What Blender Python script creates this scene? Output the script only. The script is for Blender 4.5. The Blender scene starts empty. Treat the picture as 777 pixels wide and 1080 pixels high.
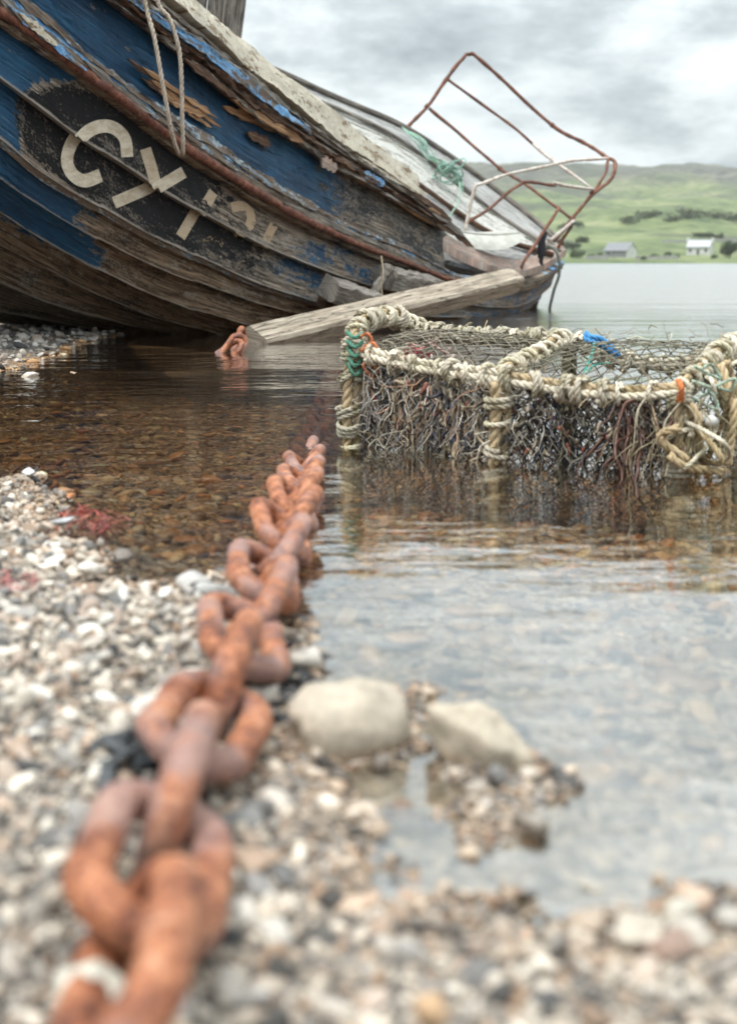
import bpy, math, random
import numpy as np
from mathutils import Vector, Matrix, noise as mnoise

random.seed(7); RNG = np.random.default_rng(7)
SC = bpy.context.scene
COL = SC.collection
R = math.radians

# ------------------------------------------------------------------ camera
FPX, CX, CY, CAMH, HOR = 1300.0, 388.5, 540.0, 0.5, 276.0
PITCH = math.atan((CY - HOR) / FPX)
cam = bpy.data.cameras.new('camera'); camo = bpy.data.objects.new('camera', cam); COL.objects.link(camo)
cam.sensor_fit = 'VERTICAL'; cam.sensor_height = 36.0; cam.lens = FPX / 1080 * 36.0
camo.location = (0, 0, CAMH); camo.rotation_euler = (math.pi / 2 - PITCH, 0, 0)
cam.clip_start = 0.02; cam.clip_end = 20000
cam.dof.use_dof = True; cam.dof.focus_distance = 4.6; cam.dof.aperture_fstop = 3.2
SC.camera = camo

# ------------------------------------------------------------------ node helpers
class G:
    def __init__(s, nt): s.nt = nt
    def n(s, typ, props=None, **ins):
        nd = s.nt.nodes.new(typ)
        for k, v in (props or {}).items(): setattr(nd, k, v)
        for k, v in ins.items():
            k = k.replace('_', ' ')
            s.put(nd.inputs[k], v)
        return nd
    def put(s, sock, v):
        if isinstance(v, bpy.types.NodeSocket): s.nt.links.new(v, sock)
        else:
            if isinstance(v, tuple) and len(v) == 3 and sock.type == 'RGBA': v = v + (1,)
            sock.default_value = v
    def m(s, op, a, b=0.0, c=0.0, clamp=False):
        nd = s.nt.nodes.new('ShaderNodeMath'); nd.operation = op; nd.use_clamp = clamp
        for i, v in enumerate((a, b, c)): s.put(nd.inputs[i], v)
        return nd.outputs[0]
    def mix(s, f, a, b, mode='MIX'):
        nd = s.nt.nodes.new('ShaderNodeMix'); nd.data_type = 'RGBA'; nd.blend_type = mode
        s.put(nd.inputs[0], f); s.put(nd.inputs[6], a); s.put(nd.inputs[7], b)
        return nd.outputs[2]
    def ramp(s, f, stops, interp='LINEAR'):
        nd = s.nt.nodes.new('ShaderNodeValToRGB'); cr = nd.color_ramp; cr.interpolation = interp
        while len(cr.elements) < len(stops): cr.elements.new(0.5)
        for e, (p, c) in zip(cr.elements, stops):
            e.position = p; e.color = tuple(c) + (1,) if len(c) == 3 else c
        s.put(nd.inputs[0], f); return nd.outputs[0]
    def step(s, v, a, b):
        nd = s.nt.nodes.new('ShaderNodeMapRange'); nd.interpolation_type = 'SMOOTHSTEP'
        s.put(nd.inputs[0], v); nd.inputs[1].default_value = a; nd.inputs[2].default_value = b
        return nd.outputs[0]
    def noise(s, vec, scale, detail=4.0, rough=0.55, dist=0.0):
        nd = s.n('ShaderNodeTexNoise', None, Scale=scale, Detail=detail, Roughness=rough, Distortion=dist)
        if vec is not None: s.put(nd.inputs['Vector'], vec)
        return nd.outputs[0]
    def scale(s, vec, sc):
        nd = s.nt.nodes.new('ShaderNodeVectorMath'); nd.operation = 'MULTIPLY'
        s.put(nd.inputs[0], vec); nd.inputs[1].default_value = sc
        return nd.outputs[0]
    def bump(s, h, strength, distance):
        nd = s.n('ShaderNodeBump', None, Strength=strength, Distance=distance)
        s.put(nd.inputs['Height'], h); return nd.outputs[0]

def new_mat(name):
    m = bpy.data.materials.new(name); m.use_nodes = True
    nt = m.node_tree; nt.nodes.clear()
    out = nt.nodes.new('ShaderNodeOutputMaterial')
    return m, G(nt), out
def principled(name, build):
    m, g, out = new_mat(name)
    p = g.nt.nodes.new('ShaderNodeBsdfPrincipled')
    g.nt.links.new(p.outputs[0], out.inputs[0])
    r = build(g)
    for k, v in r.items(): g.put(p.inputs[k.replace('_', ' ')], v)
    return m

# ------------------------------------------------------------------ world + sun
SUN_EL, SUN_AZ = 68.0, 225.0        # compass style: sun behind the camera, a little to its left
W = bpy.data.worlds.new('World'); SC.world = W; W.use_nodes = True
g = G(W.node_tree); W.node_tree.nodes.clear()
wout = W.node_tree.nodes.new('ShaderNodeOutputWorld')
bg = W.node_tree.nodes.new('ShaderNodeBackground')
sky = g.n('ShaderNodeTexSky', {'sky_type': 'NISHITA', 'sun_disc': False})
sky.sun_elevation = R(SUN_EL); sky.sun_rotation = R(SUN_AZ); sky.air_density = 1.0; sky.dust_density = 2.0
tc = g.n('ShaderNodeTexCoord')
sep = g.n('ShaderNodeSeparateXYZ'); g.put(sep.inputs[0], tc.outputs['Generated'])
zz = g.m('MAXIMUM', sep.outputs[2], 0.0)
den = g.m('ADD', zz, 0.30)
cx = g.m('DIVIDE', sep.outputs[0], den); cy = g.m('DIVIDE', sep.outputs[1], den)
cv = g.n('ShaderNodeCombineXYZ', None, X=cx, Y=cy, Z=0.37)
n1 = g.noise(cv.outputs[0], 1.9, 6.0, 0.56, 0.15)
n2 = g.noise(g.scale(cv.outputs[0], (1, 1, 3)), 5.2, 4.0, 0.6, 0.1)
nn = g.m('ADD', g.m('MULTIPLY', n1, 0.72), g.m('MULTIPLY', n2, 0.28))
cl = g.ramp(nn, [(0.36, (3.0, 3.5, 3.7)), (0.45, (5.2, 5.8, 6.0)), (0.51, (7.4, 8.0, 8.15)), (0.57, (9.2, 9.75, 9.8)), (0.66, (10.1, 10.5, 10.5))])
# overcast sky: brighter overhead than at the horizon
grad = g.m('ADD', 0.82, g.m('MULTIPLY', zz, 1.64))     # standard overcast sky: 1 + 2 sin(elevation)
gc = g.n('ShaderNodeCombineXYZ', None, X=grad, Y=grad, Z=grad)
cl = g.mix(1.0, cl, gc.outputs[0], 'MULTIPLY')
g.put(bg.inputs[0], g.mix(0.94, sky.outputs[0], cl)); bg.inputs[1].default_value = 0.1
W.node_tree.links.new(bg.outputs[0], wout.inputs[0])

sl = bpy.data.lights.new('sun', 'SUN'); slo = bpy.data.objects.new('sun', sl); COL.objects.link(slo)
sl.energy = 2.5; sl.angle = R(11); sl.color = (1.0, 0.96, 0.9)
az = R(SUN_AZ); el = R(SUN_EL)
sdir = Vector((math.sin(az) * math.cos(el), math.cos(az) * math.cos(el), math.sin(el)))
slo.rotation_euler = sdir.to_track_quat('Z', 'Y').to_euler(); slo.location = (-3, -4, 8)

SC.view_settings.view_transform = 'Standard'; SC.view_settings.look = 'None'
SC.view_settings.exposure = 0.28; SC.view_settings.gamma = 1.0
SC.render.engine = 'CYCLES'
SC.cycles.use_denoising = True; SC.cycles.use_adaptive_sampling = True; SC.cycles.adaptive_threshold = 0.02
SC.cycles.max_bounces = 5; SC.cycles.diffuse_bounces = 2; SC.cycles.glossy_bounces = 3; SC.cycles.transparent_max_bounces = 8
SC.cycles.caustics_reflective = False; SC.cycles.caustics_refractive = False

# ------------------------------------------------------------------ survey helpers
cp, sp = math.cos(PITCH), math.sin(PITCH)
def ray(u, v):
    x = (np.asarray(u, float) - CX) / FPX; y = -(np.asarray(v, float) - CY) / FPX
    return np.stack([x, y * sp + cp, y * cp - sp], -1)
def at(u, v, Y):
    d = ray(u, v); t = np.asarray(Y, float) / d[..., 1]
    p = d * t[..., None]; p[..., 2] += CAMH; return p
def on(u, v, z=0.0):
    d = ray(u, v); t = (np.asarray(z, float) - CAMH) / d[..., 2]
    p = d * t[..., None]; p[..., 2] += CAMH; return p
def proj(P):
    P = np.asarray(P, float); q = P - np.array([0, 0, CAMH])
    dz = q[..., 1] * cp - q[..., 2] * sp; up = q[..., 1] * sp + q[..., 2] * cp
    return CX + FPX * q[..., 0] / dz, CY - FPX * up / dz
def smooth(a, k):
    if k < 1: return a
    w = np.hanning(2 * k + 3)[1:-1]; w /= w.sum()
    pad = np.concatenate([2 * a[0] - a[k:0:-1], a, 2 * a[-1] - a[-2:-k - 2:-1]])
    return np.convolve(pad, w, 'valid')
def fbm(P, scale, octs=3, seed=0.0):
    out = np.empty(len(P))
    for i, p in enumerate(P):
        out[i] = mnoise.fractal(Vector((p[0] * scale + seed, p[1] * scale, p[2] * scale)), 0.9, 2.1, octs)
    return out

# ------------------------------------------------------------------ mesh helpers
def tag(o, label=None, cat=None, group=None, kind=None):
    if label: o['label'] = label
    if cat: o['category'] = cat
    if group: o['group'] = group
    if kind: o['kind'] = kind
    return o
def link(o, parent=None):
    COL.objects.link(o)
    if parent is not None: o.parent = parent
    return o
def empty(name, loc=(0, 0, 0)):
    o = bpy.data.objects.new(name, None); o.empty_display_size = 0.1; o.location = loc
    return link(o)
def mk(name, V, F, mat, parent=None, uv=None, attrs=None, smoothf=True, world=True):
    """one mesh object; V in world coordinates, kept there under a parent that is only moved"""
    V = np.asarray(V, float)
    me = bpy.data.meshes.new(name)
    org = np.zeros(3)
    if parent is not None and world:
        pr = parent; org = np.array(pr.location)
        while pr.parent is not None:
            pr = pr.parent; org = org + np.array(pr.location)
    elif parent is None and world:
        org = np.array([V[:, 0].mean(), V[:, 1].mean(), V[:, 2].min()])
    me.from_pydata((V - org).tolist(), [], F if isinstance(F, list) else F.tolist())
    if smoothf: me.shade_smooth()
    if uv is not None:
        ul = me.uv_layers.new(name='UVMap')
        li = np.empty(len(me.loops), int); me.loops.foreach_get('vertex_index', li)
        ul.data.foreach_set('uv', np.asarray(uv, np.float32)[li].ravel())
    for k, a in (attrs or {}).items():
        a = np.asarray(a, np.float32)
        if a.ndim == 1:
            me.attributes.new(k, 'FLOAT', 'POINT').data.foreach_set('value', a)
        else:
            if a.shape[1] == 3: a = np.concatenate([a, np.ones((len(a), 1), np.float32)], 1)
            me.attributes.new(k, 'FLOAT_COLOR', 'POINT').data.foreach_set('color', a.ravel())
    if mat is not None: me.materials.append(mat)
    o = bpy.data.objects.new(name, me)
    if parent is None and world: o.location = org
    return link(o, parent)
class MB:
    """collects shapes for ONE object"""
    def __init__(s): s.V = []; s.F = []; s.U = []; s.A = []; s.k = 0
    def add(s, V, F, U=None, A=None):
        V = np.asarray(V, float); s.V.append(V)
        s.F += [tuple(int(i) + s.k for i in f) for f in F]
        s.U.append(np.zeros((len(V), 2)) if U is None else np.asarray(U, float))
        s.A.append(np.tile(np.array([.5, .5, .5]), (len(V), 1)) if A is None else (np.tile(np.asarray(A, float), (len(V), 1)) if np.ndim(A) == 1 else A))
        s.k += len(V)
    def build(s, name, mat, parent=None, smoothf=True, world=True):
        return mk(name, np.concatenate(s.V), s.F, mat, parent, np.concatenate(s.U), {'tint': np.concatenate(s.A)}, smoothf, world)
def frames(P):
    P = np.asarray(P, float); T = np.gradient(P, axis=0)
    T /= np.linalg.norm(T, axis=1)[:, None] + 1e-12
    ref = np.array([0, 0, 1.0]) if abs(T[0, 2]) < .9 else np.array([1.0, 0, 0])
    n = np.cross(T[0], ref); n /= np.linalg.norm(n)
    Ns = [n]
    for i in range(1, len(P)):
        n = Ns[-1] - T[i] * np.dot(Ns[-1], T[i]); n /= np.linalg.norm(n) + 1e-12; Ns.append(n)
    Ns = np.array(Ns); return T, Ns, np.cross(T, Ns)
def tube(P, r, sides=6, cap=True):
    P = np.asarray(P, float); n = len(P); r = np.broadcast_to(np.asarray(r, float), (n,))
    T, N_, B = frames(P); a = np.arange(sides) / sides * 2 * math.pi
    V = P[:, None] + r[:, None, None] * (np.cos(a)[None, :, None] * N_[:, None] + np.sin(a)[None, :, None] * B[:, None])
    V = V.reshape(-1, 3); F = []
    for i in range(n - 1):
        for j in range(sides):
            k = (j + 1) % sides
            F.append((i * sides + j, i * sides + k, (i + 1) * sides + k, (i + 1) * sides + j))
    if cap: F += [tuple(range(sides))[::-1], tuple((n - 1) * sides + j for j in range(sides))]
    s = np.concatenate([[0], np.cumsum(np.linalg.norm(np.diff(P, axis=0), axis=1))])
    U = np.stack([np.repeat(s, sides), np.tile(a / (2 * math.pi) * r.mean() * 6, n)], 1)
    return V, F, U
def resample(P, step):
    P = np.asarray(P, float); s = np.concatenate([[0], np.cumsum(np.linalg.norm(np.diff(P, axis=0), axis=1))])
    n = max(2, int(s[-1] / step) + 1); t = np.linspace(0, s[-1], n)
    return np.stack([np.interp(t, s, P[:, i]) for i in range(3)], 1)
def spline(P, n=12):
    P = np.asarray(P, float); Q = np.concatenate([[2 * P[0] - P[1]], P, [2 * P[-1] - P[-2]]])
    out = []
    t = np.linspace(0, 1, n, endpoint=False)[:, None]
    for i in range(1, len(Q) - 2):
        a, b, c, d = Q[i - 1], Q[i], Q[i + 1], Q[i + 2]
        out.append(.5 * (2 * b + (c - a) * t + (2 * a - 5 * b + 4 * c - d) * t ** 2 + (3 * b - a - 3 * c + d) * t ** 3))
    return np.concatenate(out + [P[-1:]])
def rope(mb, P, r, pitch=0.0, step=None, tint=None, strands=3, sides=5, wob=0.0):
    """three twisted strands along a path"""
    pitch = pitch or r * 7; step = step or pitch / 9
    P = resample(P, step); T, N_, B = frames(P)
    if wob: P = P + np.stack([smooth(RNG.normal(0, 1, len(P)), 6) for _ in range(3)], 1) * wob
    s = np.arange(len(P)) * step
    for k in range(strands):
        a = s / pitch * 2 * math.pi + k * 2 * math.pi / strands
        Q = P + .52 * r * (np.cos(a)[:, None] * N_ + np.sin(a)[:, None] * B)
        V, F, U = tube(Q, r * .56 * (1 + .06 * np.sin(s * 90 + k)), sides)
        c = None if tint is None else np.asarray(tint) * RNG.uniform(.85, 1.12)
        mb.add(V, F, U, c)
def box_between(a, b, w, h, up=(0, 0, 1), jitter=0.0, nseg=10, bev=.12):
    """chamfered beam from a to b with worn edges"""
    a, b = np.asarray(a, float), np.asarray(b, float); L = np.linalg.norm(b - a); t = (b - a) / L
    s_ = np.cross(t, np.asarray(up, float)); s_ /= np.linalg.norm(s_); q = np.cross(s_, t)
    c = bev * min(w, h)
    prof = [(-w / 2 + c, -h / 2), (w / 2 - c, -h / 2), (w / 2, -h / 2 + c), (w / 2, h / 2 - c), (w / 2 - c, h / 2), (-w / 2 + c, h / 2), (-w / 2, h / 2 - c), (-w / 2, -h / 2 + c)]
    V = []; U = []; per = np.cumsum([0, w, c, h, c, w, c, h])
    for i in range(nseg + 1):
        f = i / nseg; e = 1 - .05 * (i in (0, nseg))
        for k, (x, y) in enumerate(prof):
            j = RNG.normal(0, 1, 2) * jitter
            V.append(a + t * (L * f + (RNG.normal() * jitter if i in (0, nseg) else 0)) + s_ * (x * e + j[0]) + q * (y * e + j[1])); U.append((L * f, per[k]))
    F = []
    for i in range(nseg):
        for j in range(8):
            k = (j + 1) % 8; F.append((i * 8 + j, i * 8 + k, (i + 1) * 8 + k, (i + 1) * 8 + j))
    F += [tuple(range(8))[::-1], tuple(nseg * 8 + j for j in range(8))]
    return np.array(V), F, np.array(U)
def copy_to(o, parent, M):
    c = o.copy(); link(c, parent); c.matrix_local = M; return c

# ------------------------------------------------------------------ materials
def uvv(g): return g.n('ShaderNodeTexCoord').outputs['UV']
def objc(g): return g.n('ShaderNodeTexCoord').outputs['Object']
def attr(g, name): return g.n('ShaderNodeAttribute', {'attribute_name': name})

def grain(g, uv, sx=3.0, sy=55.0):
    a = g.noise(g.scale(uv, (sx, sy, 1)), 1.0, 6, .62, .35)
    b = g.noise(g.scale(uv, (sx * 2.3, sy * 2.6, 1)), 1.0, 4, .6, .2)
    c = g.noise(g.scale(uv, (2.2, 5, 1)), 1.0, 5, .6)
    return a, b, c
def wood(name, dark, mid, pale, sx=3, sy=55, rough=.85, stain=None, bump=.006):
    def f(g):
        uv = uvv(g); a, b, c = grain(g, uv, sx, sy)
        v = g.m('ADD', g.m('MULTIPLY', a, .6), g.m('MULTIPLY', b, .4))
        col = g.ramp(v, [(.32, dark), (.47, mid), (.62, pale)])
        col = g.mix(g.m('MULTIPLY', g.step(c, .48, .68), .7), col, g.mix(.55, col, dark))
        sp_ = g.noise(g.scale(uv, (22, 40, 1)), 1.0, 3, .6)
        col = g.mix(g.m('MULTIPLY', g.step(sp_, .6, .72), .55), col, stain or pale)
        ck = g.noise(g.scale(uv, (.9, 20, 1)), 1.0, 4, .6, .12)
        crack = g.m('SUBTRACT', 1.0, g.step(g.m('ABSOLUTE', g.m('SUBTRACT', ck, .5)), .003, .014))
        col = g.mix(g.m('MULTIPLY', crack, .85), col, tuple(x * .25 for x in dark))
        h = g.m('SUBTRACT', g.m('ADD', v, g.m('MULTIPLY', c, .6)), g.m('MULTIPLY', crack, .5))
        return {'Base_Color': col, 'Roughness': rough, 'Normal': g.bump(h, .9, bump)}
    return principled(name, f)
M = {}
M['wood_grey'] = wood('weathered_grey_wood', (.045, .038, .032), (.17, .15, .13), (.42, .39, .34))
M['wood_brown'] = wood('rotten_brown_wood', (.012, .008, .006), (.075, .04, .024), (.24, .14, .085), 4, 70, stain=(.34, .16, .07))
M['wood_pale'] = wood('bleached_beam_wood', (.09, .065, .045), (.33, .275, .21), (.58, .51, .41), 2.0, 38, stain=(.15, .1, .065), bump=.009)
M['wood_deck'] = wood('grey_deck_wood', (.12, .115, .11), (.33, .33, .32), (.55, .56, .55), 2.5, 50)

def hull_paint(g):
    uv = uvv(g); a, b, c = grain(g, uv, 2.2, 48)
    at_ = attr(g, 'paint'); sepc = g.n('ShaderNodeSeparateColor'); g.put(sepc.inputs[0], at_.outputs['Color'])
    tone = attr(g, 'tone').outputs['Fac']
    v = g.m('ADD', g.m('MULTIPLY', a, .55), g.m('MULTIPLY', b, .45))
    base = g.ramp(v, [(.32, (.018, .015, .013)), (.43, (.11, .095, .08)), (.54, (.29, .255, .215)), (.68, (.55, .49, .42))])
    brown = g.ramp(v, [(.32, (.02, .012, .007)), (.45, (.15, .095, .055)), (.56, (.33, .225, .14)), (.68, (.55, .42, .28))])
    base = g.mix(tone, base, brown)
    big = g.noise(g.scale(uv, (1.5, 5.0, 1)), 1.0, 7, .7, .5)
    fine = g.noise(g.scale(uv, (13, 26, 1)), 1.0, 6, .74, .4)
    grit = g.noise(g.scale(uv, (55, 75, 1)), 1.0, 3, .75)
    streak = g.noise(g.scale(uv, (2.0, 75, 1)), 1.0, 5, .7, .2)
    # dried mud, scuffs and tarry blotches on the bare wood
    scuff = g.step(g.m('ADD', big, g.m('MULTIPLY', g.m('SUBTRACT', fine, .5), .7)), .55, .62)
    base = g.mix(g.m('MULTIPLY', scuff, .7), base, g.mix(fine, (.24, .21, .175), (.5, .45, .38)))
    nb = g.noise(g.scale(uv, (2.3, 6, 1)), 1.0, 6, .72, .3)
    blot = g.step(g.m('ADD', nb, g.m('MULTIPLY', g.m('SUBTRACT', grit, .5), .6)), .53, .62)
    base = g.mix(g.m('MULTIPLY', blot, .72), base, (.022, .02, .018))
    base = g.mix(g.m('MULTIPLY', g.step(nb, .40, .30), g.m('MULTIPLY', tone, .6)), base, (.16, .15, .075))
    ck = g.noise(g.scale(uv, (1.1, 26, 1)), 1.0, 4, .6, .15)
    crack = g.m('SUBTRACT', 1.0, g.step(g.m('ABSOLUTE', g.m('SUBTRACT', ck, .5)), .003, .013))
    base = g.mix(g.m('MULTIPLY', crack, .85), base, (.008, .007, .006))
    edge = g.m('ADD', g.m('MULTIPLY', g.m('SUBTRACT', big, .5), 1.65), g.m('MULTIPLY', g.m('SUBTRACT', fine, .5), 1.2))
    def mask(ch, lo=.46, hi=.52): return g.step(g.m('ADD', ch, edge), lo, hi)
    mB, mK, mL = mask(sepc.outputs[0]), mask(sepc.outputs[1]), mask(sepc.outputs[2])
    blue = g.ramp(g.m('ADD', g.m('MULTIPLY', nb, .6), g.m('MULTIPLY', streak, .4)), [(.32, (.002, .013, .034)), (.48, (.005, .043, .10)), (.6, (.012, .085, .175)), (.7, (.04, .16, .26))])
    blue = g.mix(g.m('MULTIPLY', g.step(grit, .56, .74), .4), blue, (.07, .12, .16))
    blue = g.mix(g.m('MULTIPLY', g.step(streak, .60, .68), .5), blue, (.2, .27, .32))
    black = g.mix(g.step(g.m('ADD', grit, g.m('MULTIPLY', g.m('SUBTRACT', nb, .5), 1.3)), .54, .7), (.006, .006, .007), (.15, .13, .11))
    lb = g.mix(g.step(fine, .42, .62), (.085, .29, .62), (.36, .5, .62))
    col = g.mix(mB, base, blue); col = g.mix(mK, col, black); col = g.mix(mL, col, lb)
    # pale primer where a paint edge has flaked
    rim = g.m('MULTIPLY', g.step(g.m('ADD', sepc.outputs[0], edge), .40, .47), g.m('SUBTRACT', 1.0, mB))
    col = g.mix(g.m('MULTIPLY', rim, .35), col, (.42, .42, .4))
    lip = g.step(g.m('ADD', attr(g, 'lip').outputs['Fac'], g.m('MULTIPLY', edge, .75)), .62, .8)
    col = g.mix(g.m('MULTIPLY', lip, .6), col, g.mix(streak, (.22, .19, .155), (.6, .55, .48)))
    pm = g.m('MAXIMUM', g.m('MAXIMUM', mB, mK), mL)
    spk = g.step(grit, .69, .74)
    col = g.mix(g.m('MULTIPLY', spk, .55), col, (.45, .41, .35))
    h = g.m('ADD', g.m('MULTIPLY', g.m('ADD', v, g.m('MULTIPLY', fine, .7)), g.m('SUBTRACT', 1.0, g.m('MULTIPLY', pm, .6))), g.m('MULTIPLY', pm, .4))
    return {'Base_Color': col, 'Roughness': g.m('SUBTRACT', .85, g.m('MULTIPLY', mB, .4)), 'Specular_IOR_Level': .3, 'Normal': g.bump(g.m('SUBTRACT', h, g.m('MULTIPLY', crack, .35)), 1.0, .017)}
M['hull'] = principled('peeling_hull_paint', hull_paint)

def peel(name, paint_a, paint_b, cover=.5, under=((.03, .022, .016), (.16, .12, .09), (.3, .25, .2)), rough=.6):
    def f(g):
        uv = uvv(g); a, b, c = grain(g, uv, 3, 60)
        v = g.m('ADD', g.m('MULTIPLY', a, .6), g.m('MULTIPLY', b, .4))
        base = g.ramp(v, [(.33, under[0]), (.5, under[1]), (.66, under[2])])
        n_ = g.noise(g.scale(uv, (5, 18, 1)), 1.0, 8, .7, .5)
        fine = g.noise(g.scale(uv, (30, 45, 1)), 1.0, 4, .65)
        e = g.m('ADD', n_, g.m('MULTIPLY', g.m('SUBTRACT', fine, .5), .35))
        mk_ = g.step(e, .5 - (cover - .5) * .5, .5 - (cover - .5) * .5 + .05)
        pc = g.mix(g.step(fine, .4, .66), paint_a, paint_b)
        pc = g.mix(g.m('MULTIPLY', g.step(c, .5, .7), .5), pc, under[2])
        h = g.m('ADD', g.m('MULTIPLY', v, .8), g.m('MULTIPLY', mk_, .4))
        return {'Base_Color': g.mix(mk_, base, pc), 'Roughness': rough, 'Normal': g.bump(h, .9, .006)}
    return principled(name, f)
M['cream'] = peel('flaking_cream_paint', (.62, .56, .43), (.74, .7, .6), .72, ((.04, .03, .02), (.3, .2, .11), (.42, .34, .24)))
M['lightblue'] = peel('flaking_light_blue_paint', (.10, .33, .68), (.3, .5, .72), .62)
M['lbatten'] = peel('chalky_pale_blue_edge', (.2, .35, .5), (.5, .53, .52), .45)
M['greywhite'] = peel('flaking_grey_white_paint', (.46, .47, .44), (.6, .6, .56), .66, ((.06, .055, .045), (.22, .2, .17), (.36, .34, .3)))
M['redochre'] = peel('worn_red_ochre_paint', (.45, .24, .17), (.6, .47, .4), .5, ((.1, .06, .04), (.36, .28, .23), (.58, .53, .48)))
def mk_letter():
    m, g_, out = new_mat('worn_white_letter_paint')
    p = g_.nt.nodes.new('ShaderNodeBsdfPrincipled'); tr = g_.nt.nodes.new('ShaderNodeBsdfTransparent')
    mx = g_.nt.nodes.new('ShaderNodeMixShader'); uv = uvv(g_)
    fa = attr(g_, 'fade').outputs['Fac']
    f1 = g_.noise(g_.scale(uv, (14, 22, 1)), 1.0, 7, .75, .3); f2 = g_.noise(g_.scale(uv, (50, 70, 1)), 1.0, 4, .7)
    e = g_.m('ADD', g_.m('MULTIPLY', g_.m('SUBTRACT', f1, .5), 1.1), g_.m('MULTIPLY', g_.m('SUBTRACT', f2, .5), .8))
    k = g_.step(g_.m('ADD', fa, g_.m('MULTIPLY', e, 1.25)), .45, .55)
    g_.put(p.inputs['Base Color'], g_.mix(g_.m('SUBTRACT', 1.0, g_.step(fa, .6, .9)), g_.mix(g_.step(f1, .4, .65), (.66, .6, .49), (.42, .35, .25)), (.36, .26, .16))); p.inputs['Roughness'].default_value = .8
    g_.put(mx.inputs[0], k); g_.nt.links.new(tr.outputs[0], mx.inputs[1]); g_.nt.links.new(p.outputs[0], mx.inputs[2])
    g_.nt.links.new(mx.outputs[0], out.inputs[0]); return m
M['letter'] = mk_letter()

def rust(name, cols, sc=1.0, bump=.003, rough=.8):
    def f(g):
        v = objc(g)
        a = g.noise(v, 9 * sc, 8, .66, .3); b = g.noise(v, 60 * sc, 5, .7); c = g.noise(v, 3.2 * sc, 4, .55)
        col = g.ramp(g.m('ADD', g.m('MULTIPLY', a, .6), g.m('MULTIPLY', b, .4)), [(.34, cols[0]), (.48, cols[1]), (.6, cols[2]), (.72, cols[3])])
        col = g.mix(g.m('MULTIPLY', g.step(c, .5, .64), .6), col, cols[4])
        return {'Base_Color': col, 'Roughness': rough, 'Normal': g.bump(g.m('ADD', a, g.m('MULTIPLY', b, .35)), .8, bump)}
    return principled(name, f)
def chain_rust(g):
    v = g.n('ShaderNodeNewGeometry').outputs['Position']
    a = g.noise(v, 16, 7, .68, .5); b = g.noise(v, 95, 5, .75); c = g.noise(v, 7, 4, .6, .4); d = g.noise(v, 30, 5, .65)
    col = g.ramp(g.m('ADD', g.m('MULTIPLY', a, .55), g.m('MULTIPLY', b, .45)), [(.37, (.045, .018, .013)), (.46, (.22, .07, .032)), (.53, (.42, .155, .068)), (.61, (.56, .29, .17)), (.7, (.68, .49, .4))])
    col = g.mix(g.m('MULTIPLY', g.step(c, .46, .6), .6), col, g.mix(d, (.14, .085, .085), (.46, .36, .35)))
    col = g.mix(g.m('MULTIPLY', g.step(d, .6, .68), .6), col, (.09, .04, .03))
    return {'Base_Color': col, 'Roughness': g.m('ADD', .4, g.m('MULTIPLY', b, .35)), 'Normal': g.bump(g.m('ADD', g.m('ADD', a, d), g.m('MULTIPLY', b, .4)), .9, .006)}
M['chain'] = principled('rusty_chain_iron', chain_rust)
M['rail'] = rust('rusty_rail_iron', [(.06, .03, .022), (.16, .07, .045), (.28, .12, .075), (.34, .22, .18), (.1, .06, .055)], 2.0)
M['rail_white'] = rust('rail_with_flaking_white_paint', [(.2, .07, .04), (.5, .42, .36), (.7, .68, .63), (.74, .73, .7), (.68, .66, .62)], 3.0)
M['beltiron'] = rust('rusted_half_round_iron', [(.045, .02, .015), (.15, .055, .035), (.33, .14, .085), (.55, .42, .36), (.1, .042, .032)], 2.4, .012)

def tinted(name, amp=.5, sc=80, rough=.9, bump=.002):
    def f(g):
        t = attr(g, 'tint').outputs['Color']; v = objc(g)
        n_ = g.noise(v, sc, 4, .65); n2_ = g.noise(v, sc * .2, 4, .6)
        k = g.m('ADD', 1 - amp, g.m('MULTIPLY', g.m('ADD', n_, n2_), amp))
        kc = g.n('ShaderNodeCombineXYZ', None, X=k, Y=k, Z=k)
        return {'Base_Color': g.mix(1.0, t, kc.outputs[0], 'MULTIPLY'), 'Roughness': rough, 'Normal': g.bump(n_, .6, bump)}
    return principled(name, f)
def dirty(g):
    t = attr(g, 'tint').outputs['Color']; v = objc(g)
    n_ = g.noise(v, 140, 3, .65); n2_ = g.noise(v, 22, 4, .65, .3); n3_ = g.noise(v, 6, 3, .6)
    k = g.m('ADD', .25, g.m('MULTIPLY', g.m('ADD', n_, n2_), .78)); kc = g.n('ShaderNodeCombineXYZ', None, X=k, Y=k, Z=k)
    col = g.mix(1.0, t, kc.outputs[0], 'MULTIPLY')
    col = g.mix(g.m('MULTIPLY', g.step(n2_, .52, .64), .75), col, g.mix(1.0, col, (.3, .24, .17), 'MULTIPLY'))
    col = g.mix(g.m('MULTIPLY', g.step(n3_, .5, .62), .5), col, g.mix(1.0, col, (.5, .52, .36), 'MULTIPLY'))
    return {'Base_Color': col, 'Roughness': .9, 'Normal': g.bump(n_, .8, .002)}
M['tint'] = principled('dirty_rope_and_twine', dirty)
M['weed'] = tinted('wet_seaweed', .4, 60, .35)
M['foliage'] = tinted('distant_leaves', .5, .6, .8, .01)

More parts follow.
